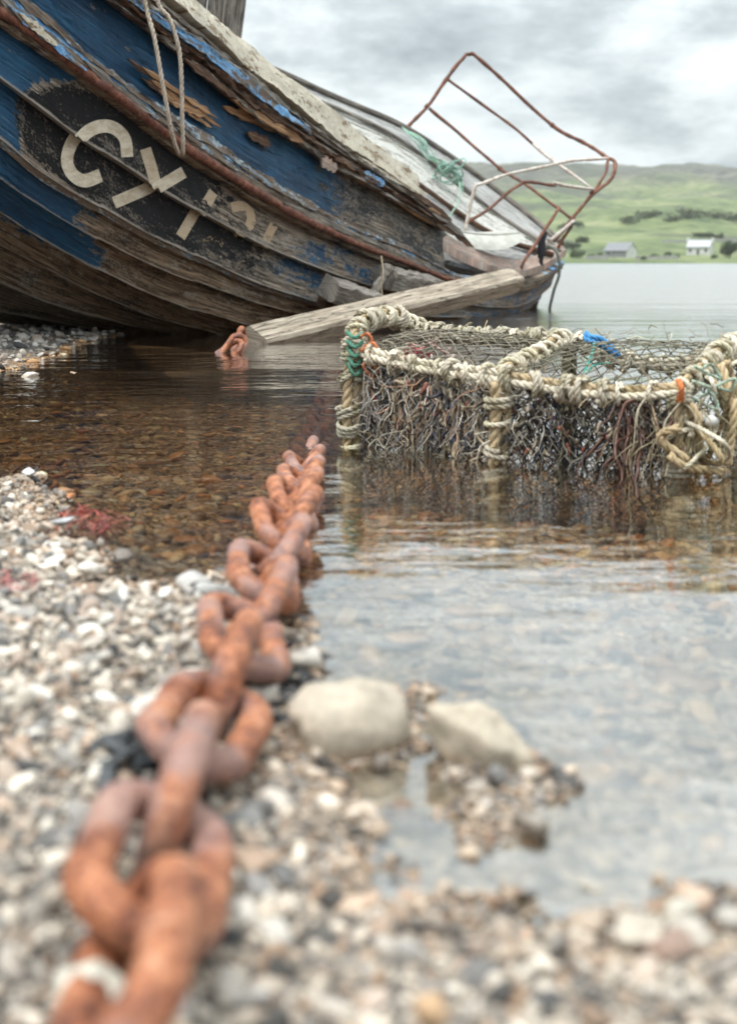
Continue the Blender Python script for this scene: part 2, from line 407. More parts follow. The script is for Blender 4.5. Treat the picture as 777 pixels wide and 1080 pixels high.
def stone_mat(name, src):
    def f(g):
        t = attr(g, 'tint').outputs['Color'] if src == 'attr' else g.n('ShaderNodeObjectInfo').outputs['Color']
        v = objc(g) if src == 'attr' else g.n('ShaderNodeNewGeometry').outputs['Position']
        n_ = g.noise(v, 130, 3, .65); n2_ = g.noise(v, 30, 3, .6, .6)
        n3_ = g.noise(v, 11, 3, .6, .4)
        k = g.m('ADD', -.22, g.m('ADD', g.m('MULTIPLY', g.m('ADD', n_, n2_), .72), g.m('MULTIPLY', n3_, .98)))
        kc = g.n('ShaderNodeCombineXYZ', None, X=k, Y=k, Z=k)
        # stones at or below the waterline are wet: darker and shinier
        zz_ = g.n('ShaderNodeSeparateXYZ'); g.put(zz_.inputs[0], g.n('ShaderNodeNewGeometry').outputs['Position'])
        wet = g.m('SUBTRACT', 1.0, g.step(zz_.outputs[2], .002, .022))
        col = g.mix(1.0, t, kc.outputs[0], 'MULTIPLY')
        col = g.mix(g.m('MULTIPLY', wet, .75), col, g.mix(1.0, col, (.66, .52, .4), 'MULTIPLY'))
        return {'Base_Color': col, 'Roughness': g.m('SUBTRACT', .8, g.m('MULTIPLY', wet, .5)), 'Normal': g.bump(g.m('ADD', n_, n2_), .5, .003)}
    return principled(name, f)
M['pebble'] = stone_mat('mixed_pebbles', 'attr'); M['stone'] = stone_mat('loose_stone', 'object')

def ground_mat(g):
    v = g.n('ShaderNodeNewGeometry').outputs['Position']
    vo = g.n('ShaderNodeTexVoronoi', None, Scale=85.0, Randomness=1.0); g.put(vo.inputs['Vector'], v)
    vb = g.n('ShaderNodeTexVoronoi', None, Scale=38.0, Randomness=1.0); g.put(vb.inputs['Vector'], v)
    sv = g.n('ShaderNodeSeparateColor'); g.put(sv.inputs[0], vo.outputs['Color'])
    n_ = g.noise(v, 3.0, 5, .6)
    dry = g.ramp(sv.outputs[0], [(0, (.03, .027, .024)), (.4, (.09, .08, .07)), (.75, (.2, .18, .16)), (1, (.38, .35, .31))])
    wetc = g.ramp(sv.outputs[1], [(0, (.05, .028, .014)), (.45, (.19, .105, .05)), (.8, (.42, .24, .11)), (1, (.8, .58, .34))])
    zz_ = g.n('ShaderNodeSeparateXYZ'); g.put(zz_.inputs[0], v)
    w_ = g.step(g.m('ADD', zz_.outputs[2], g.m('MULTIPLY', g.m('SUBTRACT', n_, .5), .02)), .0, .03)
    grey = g.ramp(sv.outputs[1], [(0, (.12, .11, .1)), (.5, (.3, .275, .25)), (.85, (.44, .4, .36)), (1, (.62, .56, .5))])
    wetc = g.mix(g.step(g.m('ADD', zz_.outputs[1], g.m('MULTIPLY', g.m('SUBTRACT', n_, .5), 1.2)), 1.9, 2.7), grey, wetc)     # brown silt gives way to clean gravel in the near pool
    col = g.mix(w_, wetc, dry)
    h = g.m('SUBTRACT', 1.0, g.m('ADD', vo.outputs['Distance'], vb.outputs['Distance']))
    return {'Base_Color': col, 'Roughness': .8, 'Normal': g.bump(h, .8, .01)}
M['ground'] = principled('gravel_ground', ground_mat)

def mk_water():
    m, g_, out = new_mat('peaty_clear_water')
    v = g_.n('ShaderNodeNewGeometry').outputs['Position']
    a = g_.noise(g_.scale(v, (2.2, 5.0, 1)), 1.0, 3, .5, .3)
    b = g_.noise(g_.scale(v, (9, 17, 1)), 1.0, 3, .55, .2)
    c = g_.noise(g_.scale(v, (.25, .8, 1)), 1.0, 4, .55)
    s3 = g_.n('ShaderNodeSeparateXYZ'); g_.put(s3.inputs[0], v)
    wmask = g_.step(g_.m('ADD', s3.outputs[1], g_.m('MULTIPLY', s3.outputs[0], 1.2)), 5.0, 22.0)   # open water beyond the lee of the boat is rippled by wind
    wind = g_.m('ADD', 1.0, g_.m('MULTIPLY', wmask, 7.0))
    h = g_.m('MULTIPLY', wind, g_.m('ADD', g_.m('MULTIPLY', a, .005), g_.m('ADD', g_.m('MULTIPLY', b, .0022), g_.m('MULTIPLY', c, .03))))
    bp = g_.n('ShaderNodeBump', None, Strength=1.0, Distance=1.0); g_.put(bp.inputs['Height'], h)
    fr = g_.n('ShaderNodeFresnel', None, IOR=1.36); g_.put(fr.inputs['Normal'], bp.outputs[0])
    k = g_.m('ADD', .28, g_.m('MULTIPLY', fr.outputs[0], 1.05), clamp=True)
    tr = g_.n('ShaderNodeBsdfTransparent', None, Color=(.98, .92, .80, 1))
    gl = g_.n('ShaderNodeBsdfGlossy', None, Color=(.96, .985, 1.0, 1), Roughness=.02); g_.put(gl.inputs['Normal'], bp.outputs[0]); g_.put(gl.inputs['Roughness'], g_.m('ADD', .02, g_.m('MULTIPLY', wmask, .17)))
    mx = g_.nt.nodes.new('ShaderNodeMixShader'); g_.put(mx.inputs[0], k)
    g_.nt.links.new(tr.outputs[0], mx.inputs[1]); g_.nt.links.new(gl.outputs[0], mx.inputs[2]); g_.nt.links.new(mx.outputs[0], out.inputs[0])
    return m
M['water'] = mk_water()

def hill_mat(g):
    v = g.n('ShaderNodeNewGeometry').outputs['Position']; s3 = g.n('ShaderNodeSeparateXYZ'); g.put(s3.inputs[0], v)
    big = g.noise(v, .006, 6, .6, .4); mid = g.noise(v, .022, 6, .65, .3); fi = g.noise(v, .13, 4, .65)
    grass = g.ramp(g.m('ADD', g.m('MULTIPLY', mid, .6), g.m('MULTIPLY', fi, .4)), [(.38, (.04, .065, .025)), (.46, (.105, .145, .055)), (.54, (.165, .2, .08)), (.62, (.26, .27, .14))])
    heath = g.ramp(g.m('ADD', g.m('MULTIPLY', mid, .6), g.m('MULTIPLY', fi, .4)), [(.38, (.035, .038, .03)), (.5, (.10, .10, .075)), (.62, (.2, .2, .13))])
    k = g.step(g.m('ADD', s3.outputs[2], g.m('MULTIPLY', g.m('SUBTRACT', big, .5), 150.0)), 40.0, 85.0)
    col = g.mix(k, grass, heath)
    dk = g.step(g.m('ADD', big, g.m('MULTIPLY', g.m('SUBTRACT', mid, .5), .55)), .53, .59)
    col = g.mix(g.m('MULTIPLY', dk, .8), col, g.mix(fi, (.03, .04, .025), (.09, .10, .06)))
    return {'Base_Color': col, 'Roughness': .95, 'Normal': g.bump(g.m('ADD', mid, fi), .8, 3.0)}
M['hill'] = principled('grass_and_heather_hill', hill_mat)
def flat(name, c, c2=None, sc=3.0, rough=.85):
    def f(g):
        n_ = g.noise(objc(g), sc, 5, .65)
        return {'Base_Color': g.mix(g.step(n_, .35, .65), c, c2 or tuple(x * .8 for x in c)), 'Roughness': rough, 'Normal': g.bump(n_, .4, .01)}
    return principled(name, f)
M['whitewash'] = flat('whitewashed_wall', (.66, .66, .64), (.58, .58, .56), 1.0)
M['slate'] = flat('slate_roof', (.2, .21, .23), (.27, .28, .3), 2.0)
M['paleslate'] = flat('pale_slate_roof', (.42, .44, .46), (.5, .51, .53), 2.0)
M['greysheet'] = flat('grey_sheet_wall', (.2, .21, .22), (.27, .28, .28), 1.0)
M['glass'] = flat('dark_window', (.03, .035, .04), None, 1.0, .15)
M['drystone'] = flat('dry_stone', (.24, .24, .22), (.4, .4, .37), 2.5)
M['bark'] = flat('bark', (.07, .055, .04), (.11, .09, .07), 20)
M['tray'] = flat('grey_weathered_plastic', (.5, .5, .46), (.38, .38, .34), 9)

# ================================================================== SETTING
# ------------------------------------------------------------------ shore height field
def poly(px): return on([p[0] for p in px], [p[1] for p in px])[:, :2]
LAND = [poly([(-900, 430), (-300, 480), (0, 505), (35, 500), (62, 532), (60, 562), (105, 588), (132, 603), (128, 618), (165, 622), (215, 607), (252, 604), (262, 640), (300, 676), (318, 700), (312, 742), (322, 786), (345, 797), (350, 822), (368, 846), (384, 882), (430, 940), (520, 955), (600, 950), (680, 965), (777, 950), (1100, 940), (1500, 1000), (1500, 2600), (-900, 2600)]),
        poly([(436, 815), (470, 798), (560, 806), (612, 828), (602, 850), (560, 872), (505, 880), (455, 852)]),
        poly([(400, 746), (450, 737), (462, 760), (425, 775)]), poly([(345, 788), (420, 780), (450, 790), (440, 805), (400, 806)]), poly([(395, 850), (440, 846), (446, 862), (410, 868)]),
        poly([(-1500, 338), (20, 340), (70, 346), (126, 353), (100, 359), (62, 374), (20, 390), (-300, 410), (-1500, 430)])]
def sdist(P, Q):
    """signed distance of points P to polygon Q, positive inside"""
    d = np.full(len(P), 1e9); ins = np.zeros(len(P), bool)
    for i in range(len(Q)):
        a, b = Q[i], Q[(i + 1) % len(Q)]; e = b - a
        t = np.clip(((P - a) @ e) / (e @ e + 1e-12), 0, 1)
        d = np.minimum(d, np.linalg.norm(P - a - t[:, None] * e, axis=1))
        c = ((a[1] > P[:, 1]) != (b[1] > P[:, 1]))
        xi = (b[0] - a[0]) * (P[:, 1] - a[1]) / (b[1] - a[1] + 1e-12) + a[0]
        ins ^= c & (P[:, 0] < xi)
    return np.where(ins, d, -d)
def lump(P):
    x, y = P[:, 0], P[:, 1]
    return (np.sin(5.1 * x + 1.3 * y) * np.sin(4.3 * y - 1.7 * x + 1) + .6 * np.sin(11 * x - 7 * y + 2) * np.sin(9 * y + 6 * x) + .4 * np.sin(23 * x + 5 * y) * np.sin(19 * y - 8 * x + .5)) / 2
def ground_z(P):
    s = np.max(np.stack([sdist(P, q) for q in LAND]), 0)
    s = s + .03 * np.sin(23 * P[:, 0] + 9 * P[:, 1]) * np.sin(19 * P[:, 1] - 12 * P[:, 0]) + .015 * np.sin(61 * P[:, 0] - 20 * P[:, 1]) * np.sin(53 * P[:, 1] + 31 * P[:, 0])
    up = .042 * (1 - np.exp(-np.maximum(s, 0) / .26)) + .006 * np.minimum(np.maximum(s, 0), 4)
    deep = np.clip(.09 + .05 * (P[:, 1] - 1.6), .085, .6)
    dn = -deep * (1 - np.exp(-np.maximum(-s, 0) / .3))
    return np.where(s > 0, up, dn) + .008 * lump(P) * np.where(s > 0, np.clip(s / .1, 0, 1), 1)
def grow(a, b, st, far, f=1.22):
    out = list(np.arange(a, b, st)); x, d = out[-1], st
    while x < far: d *= f; x += d; out.append(x)
    return out
xs = grow(0, 1.9, .028, 2.0, 1.0) + grow(2.06, 4.6, .07, 1800); xs = np.array([-x for x in xs[:0:-1]] + xs)
ys = np.array([-6, -3, -1.5, -.7, -.2] + list(np.arange(.1, 3.6, .028)) + grow(3.63, 11.5, .08, 420))
XX, YY = np.meshgrid(xs, ys); PP = np.stack([XX.ravel(), YY.ravel()], 1)
Z = ground_z(PP)
nx = len(xs)
idx = np.arange(len(PP)).reshape(len(ys), nx)
F = np.stack([idx[:-1, :-1], idx[:-1, 1:], idx[1:, 1:], idx[1:, :-1]], -1).reshape(-1, 4)
o = mk('ground', np.column_stack([PP, Z]), F, M['ground'], world=False); tag(o, 'gravel shore and brown pebbly bed running under the water', kind='structure')

# water sheet
wx = np.array([-2000, -60, -6, 6, 60, 2000.]); wy = np.array([-6, 4, 20, 100, 372.])
WX, WY = np.meshgrid(wx, wy); idx = np.arange(30).reshape(5, 6)
F = np.stack([idx[:-1, :-1], idx[:-1, 1:], idx[1:, 1:], idx[1:, :-1]], -1).reshape(-1, 4)
o = mk('water', np.column_stack([WX.ravel(), WY.ravel(), np.zeros(30)]), F, M['water'], world=False); tag(o, 'still peaty loch water', kind='structure')

# far hills
hx = np.linspace(-1500, 1700, 260); hy = np.concatenate([np.linspace(352, 520, 36), np.linspace(530, 2300, 120)])
HX, HY = np.meshgrid(hx, hy)
def hill_z(X, Y):
    t = np.clip((Y - 352) / 1650, 0, 1.2)
    base = np.interp(Y, [352, 362, 400, 470, 560, 700, 900, 1150, 1500, 1900, 2300], [-.8, .5, 1.6, 5, 13, 25, 38, 60, 98, 140, 118])
    am = np.interp(Y, [380, 500, 900, 1900], [0, 2.5, 12, 14])
    w = np.sin(X / 170 + .6) * np.sin(Y / 210 + 1.2) + .6 * np.sin(X / 71 + Y / 95 + 2) + .35 * np.sin(X / 33 - Y / 41) + .2 * np.sin(X / 14 + Y / 19)
    knoll = 13 * np.exp(-(((X - 150) / 55) ** 2 + ((Y - 720) / 80) ** 2)) + 9 * np.exp(-(((X - 330) / 80) ** 2 + ((Y - 950) / 90) ** 2))
    ridge = np.interp(X / np.maximum(Y, 1), [-.8, -.3, .05, .12, .2, .26, .3, .6, 1], [.7, .85, 1.0, 1.03, .98, .99, .965, .9, .8])
    return base * ridge + am * w * .6 + knoll
HZ = hill_z(HX, HY); nxh = len(hx)
HZ += np.interp(HY, [360, 600, 2300], [0, .8, 5]) * RNG.normal(0, .35, HZ.shape)
idx = np.arange(HZ.size).reshape(len(hy), nxh)
F = np.stack([idx[:-1, :-1], idx[:-1, 1:], idx[1:, 1:], idx[1:, :-1]], -1).reshape(-1, 4)
o = mk('hills', np.column_stack([HX.ravel(), HY.ravel(), HZ.ravel()]), F, M['hill'], world=False); tag(o, 'green hillside with heather moor along its ridge', kind='structure')
def hz(x, y): return float(hill_z(np.array([float(x)]), np.array([float(y)]))[0])

# ================================================================== BOAT
boat = empty('fishing_boat', (0.3, 9.6, 0.0))
tag(boat, 'derelict wooden fishing boat with peeling blue paint heeled over on the shore', 'boat')
UN = np.arange(-40, 593, 1.6)
YC = lambda u: np.interp(u, [-60, 0, 100, 200, 300, 400, 470, 530, 560, 585, 600], [6.45, 6.72, 7.18, 7.8, 8.7, 9.85, 10.9, 12.05, 12.65, 13.2, 13.6])
def line(pts, k=12):
    v = np.interp(UN, [p[0] for p in pts], [p[1] for p in pts])
    return smooth(v, k)
LN = {   # plank seams surveyed on the hull side, sheer to keel; second entry is how far the seam lies behind the belt
 'cap_top': ([(-40, -215), (60, -125), (150, -42), (201, 3), (260, 50), (285, 74), (328, 102), (365, 133), (420, 174), (440, 190), (600, 300)], .02),
 'cap_bot': ([(-40, -175), (60, -92), (120, -42), (172, 0), (195, 20), (257, 77), (304, 113), (341, 144), (381, 171), (420, 196), (445, 212), (600, 310)], .0),
 'ub_top': ([(-40, -138), (40, -73), (90, -35), (140, 0), (194, 37), (260, 88), (316, 132), (402, 190), (460, 232), (600, 325)], -.03),
 'ub_bot': ([(-40, -112), (60, -38), (112, 0), (200, 68), (260, 122), (313, 153), (341, 173), (390, 199), (420, 216), (470, 246), (600, 330)], -.0),
 'c_top': ([(-40, -40), (20, 0), (80, 54), (141, 100), (194, 135), (260, 179), (304, 207), (365, 238), (420, 260), (470, 287), (510, 294), (545, 298), (572, 289), (600, 266)], 0.),
 'c_bot': ([(-40, 14), (0, 40), (84, 92), (130, 127), (180, 168), (230, 200), (307, 243), (378, 274), (465, 302), (505, 308), (542, 311), (568, 300), (600, 272)], .02),
 'd1': ([(-40, 54), (0, 84), (27, 104), (80, 144), (134, 178), (164, 199), (207, 223), (260, 252), (310, 274), (353, 290), (400, 305), (460, 315), (505, 321), (540, 320), (563, 310), (600, 276)], .06),
 'd2': ([(-40, 118), (0, 145), (33, 174), (67, 196), (100, 214), (150, 243), (200, 266), (260, 294), (338, 320), (400, 330), (460, 332), (505, 333), (536, 328), (558, 318), (600, 280)], .14),
 'd3': ([(-40, 155), (0, 181), (67, 224), (100, 244), (167, 278), (260, 310), (307, 324), (400, 339), (460, 341), (505, 341), (530, 335), (552, 323), (600, 284)], .27),
 'd4': ([(-40, 188), (0, 213), (43, 242), (90, 269), (150, 299), (207, 322), (260, 337), (400, 352), (505, 350), (552, 330), (600, 288)], .46),
 'd5': ([(-40, 222), (0, 246), (50, 272), (100, 299), (160, 324), (234, 344), (300, 352), (400, 362), (505, 358), (552, 336), (600, 292)], .74),
 'd6': ([(-40, 268), (0, 287), (50, 309), (100, 324), (160, 338), (234, 352), (300, 359), (400, 370), (505, 364), (552, 342), (600, 296)], 1.1),
 'd7': ([(-40, 306), (0, 318), (67, 331), (134, 344), (200, 353), (250, 359), (300, 366), (400, 377), (505, 370), (552, 347), (600, 300)], 1.6),
 'keel': ([(-40, 322), (0, 331), (67, 341), (134, 352), (200, 360), (250, 366), (300, 373), (400, 384), (505, 376), (552, 352), (600, 304)], 2.3)}
NAMES = list(LN)
taper = np.interp(UN, [-40, 330, 470, 560, 600], [1, 1, .8, .45, .1])
UEND = dict(c_bot=588, d1=577, d2=567, d3=559, d4=552, d5=546, d6=540, d7=535, keel=530)     # the counter stern rakes inward below the belt
def un(k): return np.where(UN > 470, 470 + (UN - 470) * (UEND.get(k, 592) - 470) / (592 - 470), UN)
LU = {k: (np.interp(un(k), UN, line(p)), YC(UN) + off * (taper if off > 0 else 1)) for k, (p, off) in LN.items()}
STEM_T, STEM_B = np.array([-4.5, 5.75, 3.75]), np.array([-4.25, 7.9, .42])
def line3(k, u0=-40, u1=592):
    m_ = (UN >= u0) & (UN <= u1); v, Y = LU[k]
    P = at(un(k)[m_], v[m_], Y[m_])
    # bow: run each seam on to the stem, out of frame
    f = NAMES.index(k) / (len(NAMES) - 1); S = STEM_T * (1 - f) + STEM_B * f
    t0 = (P[0] - P[20]); t0 /= np.linalg.norm(t0); L = np.linalg.norm(S - P[0])
    t1 = S - P[0] + np.array([-.1, 1.1, .3]); t1 /= np.linalg.norm(t1)
    q = np.linspace(0, 1, 18)[:0:-1, None]
    H = (2 * q ** 3 - 3 * q ** 2 + 1) * P[0] + (q ** 3 - 2 * q ** 2 + q) * t0 * L + (-2 * q ** 3 + 3 * q ** 2) * S + (q ** 3 - q ** 2) * t1 * L
    return np.concatenate([H, P])
def outward(T_, B_):
    al = np.gradient((T_ + B_) / 2, axis=0); dn = B_ - T_
    n_ = np.cross(dn, al); n_ /= np.linalg.norm(n_, axis=1)[:, None] + 1e-9
    return n_ * np.where((n_[:, 1] > 0)[:, None] & (np.abs(n_[:, 1:2]) > .05), -1, 1)
def strake(name, ka, kb, mat, u0=-40, u1=592, proud=(0., .03), thick=.04, rows=6, rough=.003, jag=0., paint=None, shrink=(0, 1), parent=None, belly=0., seed=0, endjag=0.):
    A_, B_ = line3(ka, u0, u1), line3(kb, u0, u1)
    n = len(A_); nrm = outward(A_, B_)
    wd = np.linalg.norm(B_ - A_, axis=1)
    s = np.concatenate([[0], np.cumsum(np.linalg.norm(np.diff((A_ + B_) / 2, axis=0), axis=1))])
    r_ = np.random.default_rng(len(name) * 31 + NAMES.index(ka) * 7 + seed)
    def ragged():
        x = 1.5 * smooth(r_.normal(0, 1, n), 2) + 2.2 * smooth(r_.normal(0, 1, n), 9) + 2.5 * smooth(r_.normal(0, 1, n), 30)
        chips = np.zeros(n)
        for _ in range(n // 22):
            c = r_.integers(n); w = r_.integers(3, 14); d = np.abs(np.arange(n) - c); chips = np.maximum(chips, np.clip(1 - d / w, 0, 1) ** .5 * r_.uniform(.3, 1.6))
        return x * .45 - chips
    ja, jb = -ragged() * jag, ragged() * jag
    def surf(): return (smooth(r_.normal(0, 1, n), 1) * .8 + 2 * smooth(r_.normal(0, 1, n), 7)) * rough
    V = []; U = []; ts = np.linspace(shrink[0], shrink[1], rows)
    for side in (0, 1):
        for i, t in enumerate(ts if side == 0 else ts[::-1]):
            tt = t + (ja if t == shrink[0] else jb if t == shrink[1] else 0)
            tt = np.broadcast_to(tt, (n,))
            q = (t - shrink[0]) / (shrink[1] - shrink[0])
            off = proud[0] * (1 - q) + proud[1] * q + belly * 4 * q * (1 - q)
            if side: off = off - thick
            P = A_ * (1 - tt[:, None]) + B_ * tt[:, None] + nrm * (off + (surf() if not side else np.zeros(n)))[:, None]
            if endjag: P[-1] = P[-1] + (P[-2] - P[-1]) * r_.uniform(0, endjag)
            V.append(P); U.append(np.stack([s + seed * 3.7 + NAMES.index(ka) * 1.9, tt * wd.mean() + NAMES.index(ka) * .61], 1))
    m2 = 2 * rows; V = np.concatenate(V); U = np.concatenate(U)
    F = []
    for r in range(m2):
        a = r * n; b = ((r + 1) % m2) * n
        for i in range(n - 1): F.append((a + i, a + i + 1, b + i + 1, b + i))
    F.append(tuple(r * n for r in range(m2))); F.append(tuple(r * n + n - 1 for r in range(m2))[::-1])
    at_ = None
    if paint:
        u, v = proj(V); q = (U[:, 1] - NAMES.index(ka) * .61) / wd.mean()
        c, tone = paint(u, v, q)
        at_ = {'paint': c, 'tone': tone, 'lip': ss(q, .86, 1.0)}
    o = mk(name, V, F, mat, parent or boat, U, at_)
    # flat shading at the sharp plank edges
    me = o.data; me.set_sharp_from_angle(angle=R(50))
    return o
def ss(x, a, b): t = np.clip((x - a) / (b - a), 0, 1); return t * t * (3 - 2 * t)
def oval(u, v):
    # black ground painted behind the registration, long and slanting down the side
    x, y = (u - 92) * .87 + (v - 150) * .5, -(u - 92) * .5 + (v - 150) * .87
    head = 1 - ss(np.hypot((x + 8) / 78, y / 52), .72, 1.3)
    tail = ss(x, -20, 30) * (1 - ss(x, 60, 230) * .8) * (1 - ss(np.abs(y), 40, 75))
    return np.maximum(head, tail * .9)
def p_bulwark(u, v, q):
    b = .84 - .36 * ss(u, 300, 380) - .1 * ss(q, .85, 1); k = .62 * ss(u, 300, 370); l = .62 * ss(q, .93, 1.0) * (1 - ss(u, 330, 420)) + .25 * (1 - ss(q, 0, .06))
    return np.stack([b, k * .8, l], 1), np.full(len(u), .2)
def p_belt(u, v, q):
    l = .75 * (1 - ss(q, .12, .35)) * (1 - .4 * ss(u, 60, 200)) + .25 * (1 - ss(u, 20, 110)) * (1 - ss(q, .3, .6))
    return np.stack([.25 * (1 - ss(u, 0, 60)), .3 * ss(q, .6, 1), l], 1), .35 + .3 * ss(q, .5, 1)
def p_s1(u, v, q):
    k = .98 * oval(u, v); b = .9 * (1 - ss(u, 60, 120)) * (1 - .9 * ss(k, .3, .8)) + .4 * ss(u, 270, 330)
    return np.stack([b, k, 0 * u], 1), .1 + .2 * ss(u, 150, 250)
def p_s2(u, v, q):
    k = .9 * oval(u, v) + .34 * ss(u, 60, 120) * (1 - ss(u, 220, 330)); b = .95 * (1 - ss(u, 12, 40)) + .42 * ss(u, 250, 310)
    return np.stack([b, k, 0 * u], 1), .25 + 0 * u
def p_s3(u, v, q):
    return np.stack([1.1 * (1 - ss(u, 20, 150)), .15 + 0 * u, .6 * (1 - ss(q, .0, .2))], 1), .6 + .25 * ss(u, 60, 200)
def p_s4(u, v, q):
    return np.stack([1.15 * (1 - ss(u, 30, 140)) * ss(q, -.3, .3), .15 + 0 * u, 0 * u], 1), .85 + 0 * u
def p_s5(u, v, q):
    return np.stack([.55 * (1 - ss(u, 10, 110)) * (1 - ss(q, .3, .8)), .15 + 0 * u, 0 * u], 1), .9 + 0 * u
def p_low(u, v, q): return np.stack([.06 + 0 * u, .2 + 0 * u, 0 * u], 1), .8 + 0 * u

# hull side below the belt: lapped strakes, each lower edge standing proud of the next
for ka, kb, pf in (('c_bot', 'd1', p_s1), ('d1', 'd2', p_s2), ('d2', 'd3', p_s3), ('d3', 'd4', p_s4), ('d4', 'd5', p_s5), ('d5', 'd6', p_low), ('d6', 'd7', p_low), ('d7', 'keel', p_low)):
    strake('strake', ka, kb, M['hull'], proud=(-.02, .065), thick=.07, rows=8, paint=pf, shrink=(-.3 if ka == 'c_bot' else -.06, 1.03), rough=.0018)
strake('batten', 'd2', 'd3', M['lbatten'], u1=348, proud=(.042, .044), thick=.05, rows=4, shrink=(-.12, .16), jag=.02, rough=.003)
strake('bulwark_plank', 'ub_bot', 'c_top', M['hull'], u1=470, proud=(-.02, .0), thick=.05, rows=10, paint=p_bulwark, shrink=(-.1, 1.05), rough=.003, endjag=.9)
belt = strake('rubbing_strake', 'c_top', 'c_bot', M['hull'], proud=(.045, .05), thick=.1, rows=7, paint=p_belt, shrink=(0., .8), rough=.003, belly=.012, jag=.02)
strake('belt_edge', 'c_top', 'c_bot', M['lbatten'], u1=470, proud=(.062, .062), thick=.05, rows=4, shrink=(-.1, .13), rough=.004, jag=.05)
# half round iron along the belt
ir = line3('c_top') * .42 + line3('c_bot') * .58 + outward(line3('c_top'), line3('c_bot')) * .075
ir = ir[:-55]
irr = np.interp(np.arange(len(ir)), [0, len(ir) * .55, len(ir)], [.027, .027, .016]) * (1 + .22 * smooth(RNG.normal(0, 1, len(ir)), 4))
V, F, U = tube(ir + .002 * RNG.normal(0, 1, ir.shape), irr, 10); mk('belt_iron', V, F, M['beltiron'], boat, U)
# upper belt: rotten layered timber with blue paint left on it
strake('sheer_strake', 'ub_top', 'ub_bot', M['wood_brown'], u1=466, proud=(.03, .05), thick=.09, rows=6, shrink=(.0, 1.0), rough=.014, jag=.07, endjag=.9)
strake('splintered_layer', 'ub_top', 'ub_bot', M['wood_brown'], u1=452, proud=(.085, .09), thick=.04, rows=4, shrink=(.45, .78), rough=.012, jag=.10, seed=2)
strake('splintered_layer', 'ub_top', 'ub_bot', M['wood_grey'], u1=458, proud=(.07, .08), thick=.04, rows=4, shrink=(.82, 1.06), rough=.009, jag=.09, seed=3)
strake('splintered_layer', 'ub_top', 'ub_bot', M['wood_grey'], u1=463, proud=(.075, .08), thick=.04, rows=4, shrink=(-.2, .1), rough=.009, jag=.07, seed=5)
bl = strake('painted_moulding', 'ub_top', 'ub_bot', M['lightblue'], u1=318, proud=(.10, .10), thick=.05, rows=4, shrink=(.06, .46), rough=.006, jag=.05, seed=4)
tag(bl, 'light blue painted moulding with flaking paint')
strake('bulwark_plank', 'cap_bot', 'ub_top', M['wood_brown'], u1=446, proud=(-.02, -.01), thick=.05, rows=5, shrink=(-.2, 1.2), rough=.008, endjag=.9, seed=8)
strake('groove_moulding', 'cap_bot', 'ub_top', M['wood_grey'], u1=450, proud=(.04, .045), thick=.05, rows=4, shrink=(.38, .62), rough=.005, jag=.04, seed=9)
strake('groove_moulding', 'cap_bot', 'ub_top', M['wood_brown'], u1=440, proud=(.05, .055), thick=.05, rows=4, shrink=(.78, .95), rough=.006, jag=.05, seed=10)
cr_ = strake('cap_rail', 'cap_top', 'cap_bot', M['cream'], u1=436, proud=(.05, .075), thick=.16, rows=6, shrink=(.0, 1.0), rough=.005, jag=.04, endjag=.9, seed=11)
tag(cr_, 'cap rail of flaking cream paint')

# long splinters of raw wood torn from the side
def splinter(u0, v0, u1, v1, w, mat, dY=-.1, lift=.0, nm='splinter'):
    n = 14; t = np.linspace(0, 1, n)
    u = u0 + (u1 - u0) * t; v = v0 + (v1 - v0) * t
    C = at(u, v, YC(u) + dY)
    d = C[-1] - C[0]; d /= np.linalg.norm(d); sd = np.cross(d, [0.3, -1, 0.1]); sd /= np.linalg.norm(sd); nn_ = np.cross(sd, d); nn_ *= -np.sign(nn_[1])
    hw = w * (np.minimum(1, t * 5 + .15) * np.minimum(1, (1 - t) * 6 + .2)) * (1 + RNG.normal(0, .22, n))
    C = C + nn_ * (lift * t ** 2)[:, None]
    V = np.concatenate([C + sd * hw[:, None], C - sd * (hw * RNG.uniform(.6, 1.2, n))[:, None], C - sd * hw[:, None] * .8 - nn_ * .02, C + sd * hw[:, None] * .8 - nn_ * .02])
    F = []
    for r in range(4):
        a, b = r * n, ((r + 1) % 4) * n
        for i in range(n - 1): F.append((a + i, b + i, b + i + 1, a + i + 1))
    F += [(0, n, 2 * n, 3 * n), (n - 1, 4 * n - 1, 3 * n - 1, 2 * n - 1)]
    U = np.stack([np.tile(t * np.linalg.norm(C[-1] - C[0]), 4), np.concatenate([hw, -hw, -hw, hw])], 1)
    return mk(nm, V, F, mat, boat, U, smoothf=False)
M['wood_raw'] = wood('raw_torn_wood', (.07, .035, .018), (.36, .2, .1), (.58, .38, .22), 3, 60)
